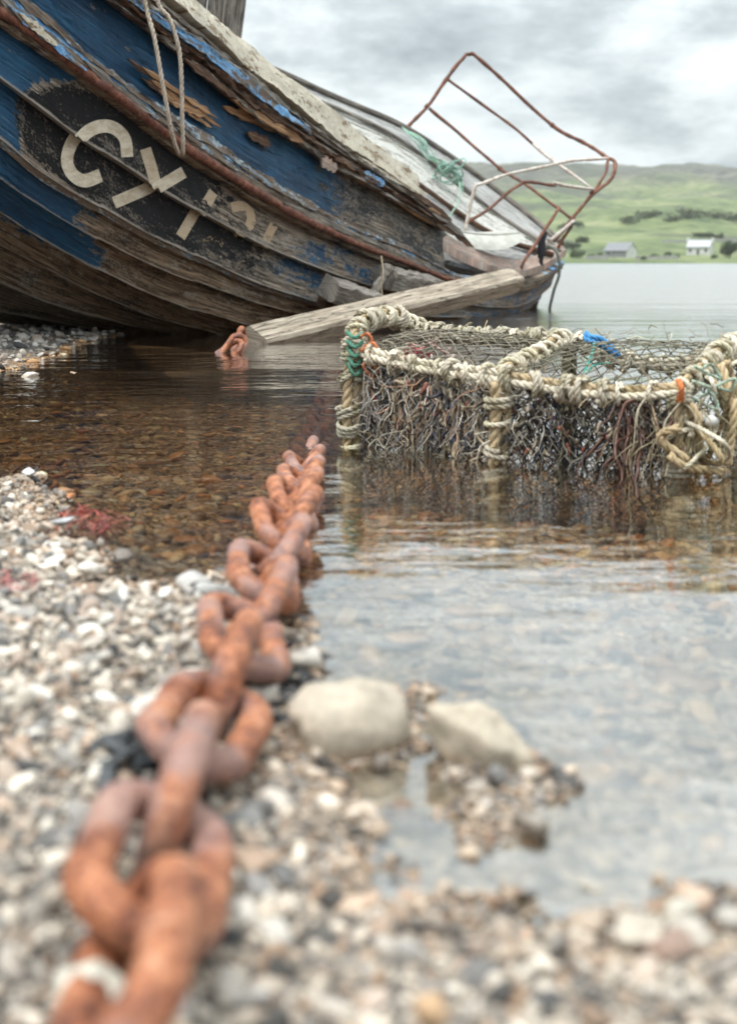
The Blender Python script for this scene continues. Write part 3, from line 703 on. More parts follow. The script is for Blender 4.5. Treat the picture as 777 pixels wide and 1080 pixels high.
for a in ((136, 62, 200, 108, .013, 'wood_brown', -.06), (150, 70, 226, 124, .016, 'wood_raw', -.07), (160, 84, 233, 134, .015, 'wood_raw', -.055), (168, 95, 222, 134, .014, 'wood_raw', -.045), (150, 82, 205, 122, .012, 'wood_brown', -.04), (140, 66, 178, 92, .012, 'wood_raw', -.045), (236, 112, 296, 138, .03, 'wood_raw', -.02), (262, 140, 285, 153, .03, 'wood_brown', -.03), (182, 108, 215, 122, .02, 'wood_raw', -.05),
          (0, -2, 74, 60, .035, 'wood_grey', -.1), (22, 14, 60, 48, .018, 'cream', -.13), (10, 6, 90, 74, .02, 'lightblue', -.12), (225, 60, 300, 118, .02, 'wood_brown', -.14), (196, 62, 250, 104, .022, 'wood_brown', -.15), (246, 104, 318, 150, .025, 'wood_raw', -.13),
          (318, 142, 400, 196, .03, 'wood_brown', -.13), (330, 148, 420, 206, .018, 'wood_grey', -.15), (340, 160, 456, 236, .02, 'wood_raw', -.1), (350, 150, 440, 204, .016, 'cream', -.12), (384, 182, 404, 194, .035, 'lightblue', -.17), (340, 168, 352, 178, .04, 'redochre', -.14), (405, 196, 470, 238, .03, 'wood_grey', -.07), (400, 186, 462, 226, .02, 'wood_raw', -.02), (415, 206, 478, 248, .018, 'wood_brown', -.06), (430, 196, 474, 232, .025, 'wood_brown', .05), (418, 200, 466, 240, .03, 'wood_brown', .12), (440, 206, 492, 252, .022, 'wood_grey', .2), (452, 222, 500, 262, .026, 'wood_brown', .25), (404, 176, 448, 206, .02, 'cream', .1), (360, 144, 428, 198, .02, 'wood_brown', -.08), (300, 118, 372, 168, .018, 'wood_grey', -.13), (270, 98, 330, 140, .016, 'wood_brown', -.15), (436, 236, 500, 270, .03, 'wood_deck', .3),
          (90, 64, 160, 122, .018, 'wood_grey', -.1), (120, 90, 186, 138, .015, 'lbatten', -.11), (186, 134, 250, 180, .013, 'lbatten', -.1), (255, 176, 330, 222, .012, 'lbatten', -.1), (300, 214, 380, 250, .02, 'wood_grey', -.11), (360, 240, 470, 290, .016, 'wood_grey', -.11)):
    splinter(*a[:5], M[a[5]], a[6], RNG.uniform(0, .03))

# registration letters, painted on the strakes
ORDER = ['c_bot', 'd1', 'd2', 'd3', 'd4']
def hull_point(u, v):
    """points on the outer face of the strake that holds each (u, v)"""
    vl = [np.interp(u, UN, LU[k][0]) for k in ORDER]; yl = [np.interp(u, UN, LU[k][1]) for k in ORDER]
    i = int(np.clip(sum(1 for x in vl if np.mean(x) < np.mean(v)) - 1, 0, 3))
    t = (v - vl[i]) / (vl[i + 1] - vl[i])
    return at(u, v, yl[i] * (1 - t) + yl[i + 1] * t), i, t
def stroke_mark(pts, w, fade, name='painted_letter', taper_end=0):
    P = np.asarray(pts, float); P = spline(np.column_stack([P, np.zeros(len(P))]), 10)[:, :2] if len(P) > 3 else np.stack([np.interp(np.linspace(0, 1, 16), np.linspace(0, 1, len(P)), P[:, i]) for i in (0, 1)], 1)
    T = np.gradient(P, axis=0); T /= np.linalg.norm(T, axis=1)[:, None]; N_ = np.stack([-T[:, 1], T[:, 0]], 1)
    K = 6; by = {}
    for i in range(len(P) - 1):
        for k in range(K):
            q = np.array([P[i] + N_[i] * w * (k / K - .5), P[i + 1] + N_[i + 1] * w * (k / K - .5), P[i + 1] + N_[i + 1] * w * ((k + 1) / K - .5), P[i] + N_[i] * w * ((k + 1) / K - .5)])
            p3, st, t = hull_point(q[:, 0], q[:, 1])
            nv = np.array([.5, -.83, -.22]); nv /= np.linalg.norm(nv)
            s0 = -.3 if st == 0 else -.06
            by.setdefault(st, []).append((p3 + nv * (-.02 + .085 * np.clip((t - s0) / (1.03 - s0), 0, 1) + .009)[:, None], q / 180.0))
    par = None
    for st in sorted(by, key=lambda x: -len(by[x])):
        V = np.concatenate([x[0] for x in by[st]]); U = np.concatenate([x[1] for x in by[st]])
        o = mk(name if par is None else 'letter_piece', V, [(4 * i, 4 * i + 1, 4 * i + 2, 4 * i + 3) for i in range(len(by[st]))], M['letter'], par or boat, U, {'fade': np.full(len(V), fade)}, smoothf=False)
        par = par or o
    return par
stroke_mark([(131, 164), (130, 146), (120, 135), (106, 132), (90, 137), (76, 150), (69, 167), (73, 181), (86, 189), (105, 184)], 13.5, .84)
mkY = [stroke_mark([(152, 156), (157, 176), (161, 196)], 13, .74), stroke_mark([(193, 181), (155, 199), (117, 212)], 12, .8)]
stroke_mark([(224, 202), (206, 224), (187, 248)], 11, .72)
stroke_mark([(242, 218), (255, 217), (263, 226), (259, 238), (246, 246)], 10, .66)
stroke_mark([(288, 236), (273, 257)], 9, .64); stroke_mark([(212, 254), (222, 252), (234, 256)], 8, .36); stroke_mark([(246, 280), (256, 276)], 6, .4)

# far side: bulwark panels, deck, stern rail cap
def strip(name, T_, B_, mat, thick, rows=4, parent=boat, rough=.003, nrm=None):
    T_, B_ = np.asarray(T_), np.asarray(B_); n = len(T_)
    nr = np.tile(np.asarray(nrm, float), (n, 1)) if nrm is not None else outward(T_, B_)
    s = np.concatenate([[0], np.cumsum(np.linalg.norm(np.diff((T_ + B_) / 2, axis=0), axis=1))]); wd = np.linalg.norm(B_ - T_, axis=1).mean()
    V = []; U = []; ts = np.linspace(0, 1, rows)
    for side in (0, 1):
        for t in (ts if not side else ts[::-1]):
            V.append(T_ * (1 - t) + B_ * t - nr * (thick if side else 0) + (RNG.normal(0, rough, (n, 3)) if not side else 0)); U.append(np.stack([s, np.full(n, t * wd)], 1))
    m2 = 2 * rows; F = []
    for r in range(m2):
        a, b = r * n, ((r + 1) % m2) * n
        for i in range(n - 1): F.append((a + i, a + i + 1, b + i + 1, b + i))
    F += [tuple(r * n for r in range(m2)), tuple(r * n + n - 1 for r in range(m2))[::-1]]
    o = mk(name, np.concatenate(V), F, mat, parent, np.concatenate(U)); o.data.set_sharp_from_angle(angle=R(50)); return o
def pl(pts, n=40):
    p = np.asarray(pts, float); t = np.linspace(0, 1, len(p)); q = np.linspace(0, 1, n)
    P = at(p[:, 0], p[:, 1], p[:, 2]); return np.stack([smooth(np.interp(q, t, P[:, i]), 3) for i in range(3)], 1)
FAR_T = pl([(120, 20, 11.4), (200, 42, 12.0), (288, 74, 12.7), (334, 96, 13.0), (378, 115, 13.3), (420, 131, 13.7), (470, 163, 14.1), (517, 197, 14.3), (567, 236, 14.1), (592, 258, 13.5)])
FAR_M = pl([(120, 60, 11.2), (200, 80, 11.8), (288, 95, 12.5), (334, 106, 12.8), (378, 125, 13.0), (420, 146, 13.35), (470, 184, 13.6), (517, 222, 13.7), (556, 248, 13.65), (588, 266, 13.4)])
FAR_B = pl([(120, 160, 10.8), (200, 160, 11.3), (288, 160, 11.9), (334, 165, 12.2), (378, 176, 12.4), (420, 186, 12.7), (450, 205, 12.9), (490, 236, 13.05), (530, 258, 13.1), (580, 272, 13.2)])
strip('far_bulwark', FAR_M, FAR_B, M['greywhite'], .06, 6)
strip('far_bulwark_top', FAR_T, FAR_M, M['wood_deck'], .06, 4)
ft = tube(FAR_T[8:] + np.array([0, -.02, .02]), .03, 8); mk('far_cap_rail', ft[0], ft[1], M['wood_grey'], boat, ft[2])
for L_, r_, mt in ((FAR_B + np.array([.02, -.06, .03]), .035, 'wood_brown'), (FAR_M + np.array([.01, -.05, .0]), .022, 'wood_grey')):
    V, F, U = tube(L_, r_ * (1 + .2 * smooth(RNG.normal(0, 1, len(L_)), 1)), 6); mk('waterway_timber', V, F, M[mt], boat, U, smoothf=False)
# far hull side (seen only from behind)
dn = np.array([-.45, 1.0, -1.2])
FH = [FAR_T + np.array([-.05, .12, .02]), FAR_T + np.array([-.25, .35, -.7]), FAR_T * [1, 1, 0] + np.array([.15, -.1, -.15])]
for a, b in zip(FH[:-1], FH[1:]): strip('far_strake', a, b, M['wood_grey'], .05, 4, nrm=(-.7, .5, .2))
# deck boards from the near side up to the far bulwark
near_d = pl([(60, 30, 7.15), (160, 95, 7.75), (250, 150, 8.6), (330, 205, 9.4), (400, 245, 10.2), (450, 268, 10.9), (490, 280, 11.6), (530, 288, 12.2), (560, 284, 12.75), (586, 274, 13.2)])
far_d = FAR_B + np.array([0, 0, .01])
NB = 9
for j in range(NB):
    a, b = (j + .04) / NB, (j + .97) / NB
    strip('deck_board', far_d * (1 - a) + near_d * a, far_d * (1 - b) + near_d * b, M['wood_deck'], .04, 3, rough=.004)
# red ochre rail capping round the stern
cap_o = pl([(462, 256, 11.0), (480, 268, 11.25), (507, 280, 11.7), (530, 287, 12.1), (548, 289, 12.45), (566, 285, 12.8), (582, 277, 13.1), (597, 266, 13.5)])
cap_i = pl([(472, 252, 11.25), (490, 262, 11.5), (512, 270, 11.95), (532, 276, 12.35), (548, 278, 12.7), (562, 274, 13.0), (576, 268, 13.25), (590, 258, 13.55)])
o = strip('stern_cap_rail', cap_i + [0, 0, .03], cap_o + [0, 0, .03], M['redochre'], .075, 5, nrm=(.05, -.35, .93))
tag(o, 'pinkish red ochre capping round the stern')

# wheelhouse board standing on deck, its upper part out of frame
wa, wb = at(255, 47, 9.6), at(150, 20, 9.15)
tl = np.array([.16, -.12, 1.0]); al = (wb - wa); al /= np.linalg.norm(al)
wh = empty('wheelhouse', (0, 0, 0)); wh.parent = boat
for k in range(7):
    a = wa + al * (.01 + .3 * k); b = wa + al * (.3 * k + .29)
    n = 12; t = np.linspace(-.45, 2.1 - .03 * (k % 3), n)[:, None]
    strip('wall_board', a + tl * t, b + tl * t, M['wood_grey'], .04, 3, wh)
side = np.array([-.25, .9, .1])
for k in range(4):
    a = wa + side * (.02 + .3 * k) + al * .05; b = wa + side * (.3 * k + .29) + al * .05
    strip('wall_board', a + tl * np.linspace(-.45, 2.1, 12)[:, None], b + tl * np.linspace(-.45, 2.1, 12)[:, None], M['wood_grey'], .04, 3, wh, nrm=(.9, .2, 0))
rf = wa + tl * 2.12
strip('roof', np.array([rf - al * .12, rf + al * 1.2, rf + al * 2.2]) - side * .08, np.array([rf - al * .12, rf + al * 1.2, rf + al * 2.2]) + side * 1.3, M['wood_grey'], .06, 3, wh, nrm=(.1, -.1, 1))

# stern railing of bent pipe
rails = [('rail_pipe', [(428, 136, 13.9), (450, 112, 13.95), (471, 83, 14.0), (487, 62, 14.05), (494, 57, 14.1), (502, 60, 14.1), (540, 94, 14.2), (582, 132, 14.2), (615, 151, 14.1), (638, 164, 14.0), (647, 171, 13.9), (647, 181, 13.8), (640, 192, 13.75), (624, 206, 13.6), (604, 231, 13.45), (581, 258, 13.3)], .021, 'rail'),
         ('rail_pipe', [(471, 83, 14.0), (527, 124, 14.15), (560, 150, 14.15)], .016, 'rail'), ('rail_pipe', [(560, 150, 14.15), (581, 169, 14.0), (624, 199, 13.65)], .016, 'rail_white'),
         ('rail_pipe', [(450, 112, 13.95), (490, 147, 14.0), (527, 178, 13.9)], .018, 'rail'), ('rail_pipe', [(527, 178, 13.9), (565, 204, 13.7), (604, 231, 13.5)], .017, 'rail'),
         ('rail_pipe', [(489, 242, 12.1), (494, 226, 12.1), (500, 199, 12.1), (506, 194, 12.15), (530, 186, 12.5), (567, 177, 13.0), (605, 170, 13.5), (641, 166, 13.95)], .017, 'rail_white'),
         ('rail_pipe', [(492, 237, 12.15), (520, 216, 12.4), (548, 195, 12.7), (556, 192, 12.75), (585, 195, 13.1)], .017, 'rail'), ('rail_pipe', [(585, 195, 13.1), (624, 200, 13.6)], .017, 'rail_white'),
         ('rail_pipe', [(547, 286, 12.5), (566, 256, 12.7), (589, 220, 12.9)], .017, 'rail'), ('rail_pipe', [(641, 170, 13.95), (636, 184, 13.8), (624, 205, 13.6)], .016, 'rail'),
         ('rail_pipe', [(571, 262, 13.1), (584, 250, 13.2), (604, 232, 13.45)], .018, 'rail_white'), ('rail_pipe', [(588, 262, 13.35), (596, 248, 13.4), (604, 234, 13.45)], .018, 'rail')]
rl = empty('stern_railing', (0, 0, 0)); rl.parent = boat; rl.location = (0, 0, 0)
for nm, pts, r, mt in rails:
    p = np.array(pts, float); P = at(p[:, 0], p[:, 1], p[:, 2]); P = spline(P, 6) if len(P) > 2 else resample(P, .1)
    P = P + np.stack([smooth(RNG.normal(0, .012, len(P)), min(3, len(P) // 3)) for _ in range(3)], 1)
    V, F, U = tube(P, r * (1 + .14 * RNG.normal(0, 1, len(P)).clip(-1, 1)), 8); mk(nm, V, F, M[mt], rl, U)
for u, v, Y in ((471, 83, 14.0), (450, 112, 13.95), (527, 178, 13.9), (582, 132, 14.2), (624, 203, 13.6), (604, 231, 13.45)):
    P = at(np.array([u - 1.6, u + 1.6]), np.array([v - 1.4, v + 1.4]), np.array([Y, Y])); V, F, U = tube(resample(P, .01), .027, 8); mk('rail_joint', V, F, M['rail'], rl, U)

# ================================================================== THINGS ON THE BOAT
def ptl(pts, n=10):
    p = np.array(pts, float); return spline(at(p[:, 0], p[:, 1], p[:, 2]), n)
def one_rope(name, pts, r, tint, label, cat='rope', wob=.0, group=None):
    mb = MB(); rope(mb, ptl(pts), r, tint=tint, wob=wob); o = mb.build(name, M['tint']); return tag(o, label, cat, group)
one_rope('mooring_rope', [(150, -60, 7.3), (153, 0, 7.3), (163, 40, 7.28), (172, 90, 7.3), (181, 138, 7.36), (187, 159, 7.45), (192, 163, 7.52), (193, 155, 7.46), (192, 110, 7.42), (190, 60, 7.4), (180, 22, 7.38), (166, 0, 7.38), (158, -60, 7.45)], .013, (.5, .43, .36), 'brown frayed rope looped down over the blue bow beside the letters')
one_rope('thin_line', [(300, 84, 11.5), (328, 100, 11.6), (360, 124, 11.6), (400, 142, 11.7), (428, 158, 11.9), (450, 170, 12.4)], .008, (.62, .62, .56), 'thin pale line stretched along the grey far bulwark', 'rope')
mb = MB()
for k in range(7):
    rope(mb, ptl([(424 + k * 1.2, 134 + k, 13.5), (436 + k * 2, 148 + RNG.uniform(-3, 5), 13.3), (452 + RNG.uniform(-4, 4), 164 + RNG.uniform(-5, 6), 13.3), (468 + RNG.uniform(-4, 6), 178 + RNG.uniform(-6, 6), 13.3), (482 + RNG.uniform(-3, 5), 186 + RNG.uniform(-4, 8), 13.3), (488, 196 + k, 13.2)]), .008, tint=(.36, .56, .48))
for k in range(5):
    a = np.linspace(0, 2 * math.pi, 14); c = at(474 + RNG.uniform(-6, 8), 180 + RNG.uniform(-5, 6), 13.25)
    rope(mb, c + np.stack([.12 * np.cos(a), .04 * np.sin(a * 2), .09 * np.sin(a + k)], 1), .008, tint=(.32, .52, .45))
rope(mb, ptl([(484, 192, 13.2), (485, 206, 12.9), (478, 222, 12.3), (468, 236, 11.6)]), .008, tint=(.38, .56, .48))
tag(mb.build('green_rope_tangle', M['tint']), 'tangled pale green rope lying over the grey far bulwark', 'rope')
one_rope('hanging_rope', [(574, 262, 13.2), (583, 262, 13.1), (589, 272, 13.05), (589, 290, 13.05), (584, 306, 13.05), (580, 322, 13.05), (579, 331, 13.05)], .017, (.17, .19, .17), 'dark slack rope hanging off the stern into the water')
one_rope('stern_lashing', [(541, 258, 12.9), (552, 250, 12.8), (560, 253, 12.9), (568, 258, 13.0), (576, 252, 13.1), (584, 258, 13.2)], .012, (.5, .55, .5), 'pale lashing rope wound along the deck edge near the stern railing')
mb = MB()
for k in range(16):
    a = 570 + RNG.uniform(-3.5, 4.5); l = RNG.uniform(20, 34)
    P = ptl([(573 + RNG.uniform(-2, 2), 247 + RNG.uniform(-2, 2), 12.82), (a, 247 + l * .5, 12.76), (a + RNG.uniform(-2, 2), 247 + l, 12.74)], 6)
    V, F, U = tube(P, np.linspace(.022, .009, len(P)), 5); mb.add(V, F, U, (.02, .02, .025))
tag(mb.build('black_rag', M['tint']), 'black frayed rag tied to the stern railing post', 'rag')
# shallow curved tray wedged at the break in the rail
mb = MB(); Tn = pl([(454, 236, 11.45), (470, 241, 11.6), (494, 246, 11.9), (520, 248, 12.2), (547, 246, 12.55)], 24); Bn = pl([(458, 243, 11.5), (474, 257, 11.6), (496, 264, 11.85), (524, 264, 12.15), (545, 253, 12.5)], 24)
rows = []
for t in np.linspace(0, 1, 6): rows.append(Tn * (1 - t) + Bn * t + np.array([.25, -.35, 0]) * .28 * math.sin(t * 1.5))
for t in np.linspace(1, 0, 6): rows.append(Tn * (1 - t) + Bn * t + np.array([-.25, .35, 0]) * (.2 + .3 * (1 - t)) + np.array([0, 0, .03]))
V = np.concatenate(rows); n = 24; F = []
for r in range(len(rows)):
    a, b = r * n, ((r + 1) % len(rows)) * n
    for i in range(n - 1): F.append((a + i, a + i + 1, b + i + 1, b + i))
F += [tuple(r * n for r in range(len(rows))), tuple(r * n + n - 1 for r in range(len(rows)))]
o = mk('curved_tray', V, F, M['tray']); o.data.set_sharp_from_angle(angle=R(40)); tag(o, 'pale grey curved tray lying at the broken edge of the stern deck', 'tray')
rm = tube(Tn, .014, 6); mk('rim', rm[0], rm[1], M['tray'], o, rm[2])

# loose timbers against the hull
def timber(name, a, b, w, h, mat, label, cat='timber', up=(0, 0, 1), jit=.003, group=None, nseg=14):
    V, F, U = box_between(at(*a), at(*b), w, h, up, jit, nseg); o = mk(name, V, F, mat, uv=U); o.data.set_sharp_from_angle(angle=R(35))
    return tag(o, label, cat, group)
timber('squared_beam', (267, 362, 7.72), (541, 296, 10.9), .19, .17, M['wood_pale'], 'long pale squared beam leaning from the water onto the hull', up=(.35, -.75, 1), jit=.0015, nseg=24)
timber('broken_timber', (346, 304, 8.8), (400, 322, 9.25), .19, .16, M['wood_grey'], 'short brown broken timber end jutting from the hull below the blue planks', up=(.1, -.5, 1), jit=.006)
timber('broken_timber', (340, 318, 8.95), (382, 331, 9.3), .1, .08, M['wood_brown'], 'dark timber lying under the jutting broken timber end', up=(.1, -.5, 1), jit=.006)
timber('broken_timber', (392, 312, 9.4), (412, 282, 9.5), .06, .1, M['wood_grey'], 'narrow grey stub standing between the two broken timbers', up=(0, -1, .3), jit=.005)
timber('broken_timber', (406, 293, 9.6), (462, 306, 10.3), .2, .18, M['wood_grey'], 'grey broken timber end resting above the long pale beam', up=(.1, -.5, 1), jit=.006)
mb = MB(); rope(mb, ptl([(402, 270, 9.35), (404, 288, 9.3), (402, 302, 9.3), (404, 318, 9.3)]), .006, tint=(.45, .38, .28)); tag(mb.build('string', M['tint']), 'thin frayed string hanging from the belt over the broken timbers', 'string')

# ================================================================== CHAIN
chain = empty('anchor_chain', tuple(on(160, 930)))
tag(chain, 'heavy rusty chain of thick links running from the gravel into the water', 'chain')
def link_mesh(seed, Rr=.0415, st=.108, br=.0172):
    rr = np.random.default_rng(seed); n1_ = 13; path = []
    for i in range(n1_): a = -math.pi / 2 + math.pi * i / (n1_ - 1); path.append((st / 2 + Rr * math.cos(a), Rr * math.sin(a)))
    for i in range(1, 7): path.append((st / 2 - st * i / 7, Rr))
    for i in range(n1_): a = math.pi / 2 + math.pi * i / (n1_ - 1); path.append((-st / 2 + Rr * math.cos(a), Rr * math.sin(a)))
    for i in range(1, 7): path.append((-st / 2 + st * i / 7, -Rr))
    P = np.array([(x, y, 0) for x, y in path]); n = len(P); T = np.roll(P, -1, 0) - np.roll(P, 1, 0); T /= np.linalg.norm(T, axis=1)[:, None]
    N_ = np.stack([-T[:, 1], T[:, 0], 0 * T[:, 0]], 1); S = 20; a = np.arange(S) / S * 2 * math.pi
    V = P[:, None] + br * (np.cos(a)[None, :, None] * N_[:, None] + np.sin(a)[None, :, None] * np.array([0, 0, 1.])[None, None])
    V = V.reshape(-1, 3); C = np.repeat(P, S, 0); d = V - C
    f = fbm(V, 45, 3, seed * 5.1) * .10 + fbm(V, 12, 2, seed * 9.7) * .10 - .10 * np.maximum(fbm(V, 120, 2, seed * 3.3), 0)
    V = C + d * (1 + f)[:, None]; F = []
    for i in range(n):
        for j in range(S):
            k = (j + 1) % S; i2 = (i + 1) % n; F.append((i * S + j, i2 * S + j, i2 * S + k, i * S + k))
    me = bpy.data.meshes.new('link'); me.from_pydata(V.tolist(), [], F); me.shade_smooth(); me.materials.append(M['chain']); return me
LM = [link_mesh(s) for s in range(6)]
cpx = [(60, 1260, .085), (95, 1140, .085), (130, 1035, .082), (160, 920, .075), (200, 805, .065), (238, 722, .057), (263, 662, .052), (279, 612, .05), (297, 565, .048), (311, 530, .034), (320, 502, .0), (326, 480, -.055), (336, 455, -.1), (344, 428, -.11), (350, 408, -.13), (350, 394, -.13), (330, 384, -.13), (295, 376, -.12), (262, 371, -.06)]
CP = spline(np.array([on(u, v, z) for u, v, z in cpx]), 24)
PITCHL = .155
s = np.concatenate([[0], np.cumsum(np.linalg.norm(np.diff(CP, axis=0), axis=1))])
cs = np.arange(PITCHL / 2 + .105, s[-1], PITCHL); C3 = np.stack([np.interp(cs, s, CP[:, i]) for i in range(3)], 1)
rolls = [-52, 22, -72, 20, -70, 22, -52, 34, -48, 40, -48, 40, -48, 40, -46, 42]
for i in range(len(C3)):
    t = C3[min(i + 1, len(C3) - 1)] - C3[max(i - 1, 0)]; t = Vector(t).normalized()
    sd = Vector((0, 0, 1)).cross(t).normalized(); up = t.cross(sd)
    rl_ = R(rolls[i % len(rolls)] + RNG.uniform(-6, 6)); yaw = R(RNG.uniform(-4, 4) + ((9 if i % 2 else -9) if i >= 5 else 0))
    B = Matrix((t, sd, up)).transposed() @ Matrix.Rotation(rl_, 3, 'X') @ Matrix.Rotation(yaw, 3, 'Z')
    lat = sd * ((.005 if i % 2 else -.005) * (1.0 if 5 <= i < 12 else .3 if i >= 12 else 0.0))
    o = bpy.data.objects.new('link', LM[i % 6]); link(o, chain)
    o.matrix_local = Matrix.Translation(Vector(C3[i]) + lat - chain.location) @ B.to_4x4()
for (u, v, z, rx, rz) in ((246, 369, .015, 70, 20), (252, 362, .035, 95, 75), (240, 372, .0, 50, -30)):
    o = bpy.data.objects.new('link', LM[2]); link(o, chain)
    o.matrix_local = Matrix.Translation(Vector(on(u, v, z)) - chain.location) @ Matrix.Rotation(R(rz), 4, 'Z') @ Matrix.Rotation(R(rx), 4, 'X') @ Matrix.Rotation(R(50), 4, 'Z')

# ================================================================== LOBSTER CREEL
creel = empty('lobster_creel', tuple(on(525, 488)))
tag(creel, 'lobster creel with rope bound frame and weed choked netting standing in the water', 'creel')
FL, FM, FR = on(371, 470), on(522, 487), on(712, 503)
bk = np.array([.20, .36, 0]); bkR = np.array([.17, .36, 0])
zb = -.13
T_FL, T_FM, T_FR = at(372, 368, FL[1]), at(527, 398, FM[1]), at(716, 412, FR[1])
T_BL, T_BM, T_BR = at(436, 345, FL[1] + .34), at(600, 358, FM[1] + .34), at(786, 362, FR[1] + .34)
AL, AM, AR = at(396, 335, FL[1] + .16), at(566, 376, FM[1] + .16), at(750, 380, FR[1] + .16)
TAN, PALE, OLIVE = (.5, .39, .24), (.7, .64, .52), (.32, .28, .17)
def bar(name, pts, r, tints, wrap=None, wr=None, par=3, wob=.0016):
    mb = MB(); P = spline(np.array(pts, float), 10) if len(pts) > 2 else resample(pts, .02); T, N_, B = frames(P)
    for k in range(par):
        a = k * 2 * math.pi / par + .5; rr = r * 1.08 if par > 1 else 0
        rope(mb, P + rr * (math.cos(a) * N_ + math.sin(a) * B), r, tint=tints[k % len(tints)], pitch=r * 6, wob=wob)
    return mb.build(name, M['tint'], creel), P
def wrap_mesh(rad, r, turns, tint):
    mb = MB(); a = np.linspace(0, 2 * math.pi * turns, int(26 * turns))
    P = np.stack([r * 1.9 * (a / (2 * math.pi) - turns / 2) + RNG.normal(0, .0006, len(a)), rad * np.cos(a), rad * np.sin(a)], 1)
    rope(mb, P, r, tint=tint, pitch=r * 6); o = mb.build('rope_wrap', M['tint'], None, world=False)
    me = o.data; bpy.data.objects.remove(o); return me
WM = [wrap_mesh(.0265, .0062, 1.2, PALE), wrap_mesh(.0265, .0068, 1.9, (.5, .45, .36)), wrap_mesh(.0265, .006, 2.6, (.45, .42, .33)), wrap_mesh(.0305, .0075, 1.1, (.6, .22, .08)), wrap_mesh(.031, .0068, 2.2, (.1, .27, .2))]
def wraps(P, spacing, sc=1.0, kinds=(0, 0, 1, 2), start=.02):
    s_ = np.concatenate([[0], np.cumsum(np.linalg.norm(np.diff(P, axis=0), axis=1))]); x = start
    while x < s_[-1] - .01:
        c = np.array([np.interp(x, s_, P[:, i]) for i in range(3)]); c2 = np.array([np.interp(x + .01, s_, P[:, i]) for i in range(3)])
        t = Vector(c2 - c); t = t.normalized() if t.length > 1e-6 else Vector(P[-1] - P[-3]).normalized()
        k = kinds[RNG.integers(len(kinds))]
        o = bpy.data.objects.new('rope_wrap', WM[k]); link(o, creel)
        q = t.to_track_quat('X', 'Z').to_matrix() @ Matrix.Rotation(RNG.normal(0, .28), 3, 'Z') @ Matrix.Rotation(RNG.normal(0, .2), 3, 'Y') @ Matrix.Rotation(RNG.uniform(0, 6.28), 3, 'X')
        sc_ = sc * RNG.uniform(.86, 1.14)
        o.matrix_local = Matrix.Translation(Vector(c) - creel.location) @ q.to_4x4() @ Matrix.Scale(sc_, 4)
        x += spacing * RNG.uniform(.6, 1.35)
def low(p): q = np.array(p); q[2] = zb; return q
_, P = bar('front_rail', [T_FL, T_FL * .6 + T_FM * .4 + [0, 0, -.012], T_FM], .0104, [PALE, TAN, PALE]); wraps(P, .062, kinds=(0, 0, 0, 1))
_, P = bar('front_rail', [T_FM, T_FM * .7 + T_FR * .3 + [0, .004, -.014], T_FM * .3 + T_FR * .7 + [0, -.004, -.018], T_FR], .0104, [PALE, PALE, TAN]); wraps(P, .062, kinds=(0, 0, 0, 1))
_, P = bar('post', [T_FL, T_FL * .5 + low(FL) * .5 + [-.008, 0, 0], low(FL)], .0145, [TAN, OLIVE, TAN]); wraps(P, .075, 1.16, (0, 1, 0, 2))
_, P = bar('post', [T_FM + [0, -.01, -.01], T_FM * .5 + low(FM) * .5, low(FM)], .0155, [TAN, (.5, .43, .28), TAN]); wraps(P, .075, 1.24, (0, 1), .05)
_, P = bar('post', [T_FR, T_FR * .5 + low(FR) * .5 + [.01, 0, 0], low(FR)], .0115, [TAN, OLIVE, TAN]); wraps(P, .07, 1.05, (1, 2, 0))
BLl, BMl, BRl = low(T_BL), low(T_BM), low(T_BR)
for tp, lo in ((T_BL, BLl), (T_BM, BMl), (T_BR, BRl)):
    _, P = bar('post', [tp, (tp + lo) / 2 + [0, .005, 0], lo], .011, [OLIVE, TAN, OLIVE]); wraps(P, .09, 1.0, (1, 2))
_, P = bar('back_rail', [T_BL, at(480, 353, T_BL[1] * .6 + T_BM[1] * .4), T_BM], .010, [PALE, TAN, (.4, .36, .28)]); wraps(P, .04, .92)
_, P = bar('back_rail', [T_BM, at(655, 380, T_BM[1] * .7 + T_BR[1] * .3), at(720, 384, T_BM[1] * .3 + T_BR[1] * .7), T_BR], .010, [(.4, .36, .28), TAN, PALE]); wraps(P, .045, .92)
for nm, pts in (('hoop', [T_FL, at(378, 345, FL[1] + .06), AL, at(418, 335, FL[1] + .26), T_BL]), ('hoop', [T_FM, at(546, 384, FM[1] + .08), AM, at(588, 360, FM[1] + .27), T_BM]), ('hoop', [T_FR, at(730, 400, FR[1] + .07), AR, at(772, 365, FR[1] + .28), T_BR])):
    _, P = bar(nm, pts, .0105, [PALE, PALE, TAN]); wraps(P, .042, 1.0, (0, 1, 0))
# sagging tilted right end: extra rope hung over the corner
for (a, b, c) in ((T_FR, at(735, 440, FR[1] - .02), at(738, 480, FR[1])), (at(716, 450, FR[1] - .03), at(695, 462, FR[1] - .04), at(725, 486, FR[1] - .04)), (at(760, 385, FR[1] + .1), at(772, 430, FR[1] + .05), at(768, 490, FR[1] + .05)), (at(705, 480, FR[1] - .05), at(722, 492, FR[1] - .06), at(760, 498, FR[1] - .03))):
    mb = MB(); rope(mb, spline([a, b, c], 12), .0105, tint=TAN, wob=.002); mb.build('loose_rope', M['tint'], creel)
for k in range(9):
    b0 = T_FR + (T_BR - T_FR) * RNG.uniform(.05, .8); p0 = b0 + RNG.normal(0, .02, 3)
    pts_ = [p0] + [b0 + np.array([RNG.normal(.01, .04), RNG.normal(-.02, .05), -.06 * j + RNG.normal(0, .02)]) for j in range(1, 5)]
    mb = MB(); rope(mb, spline(pts_, 10), RNG.uniform(.005, .0095), tint=(TAN, PALE, OLIVE)[k % 3], wob=.002); mb.build('loose_rope', M['tint'], creel)
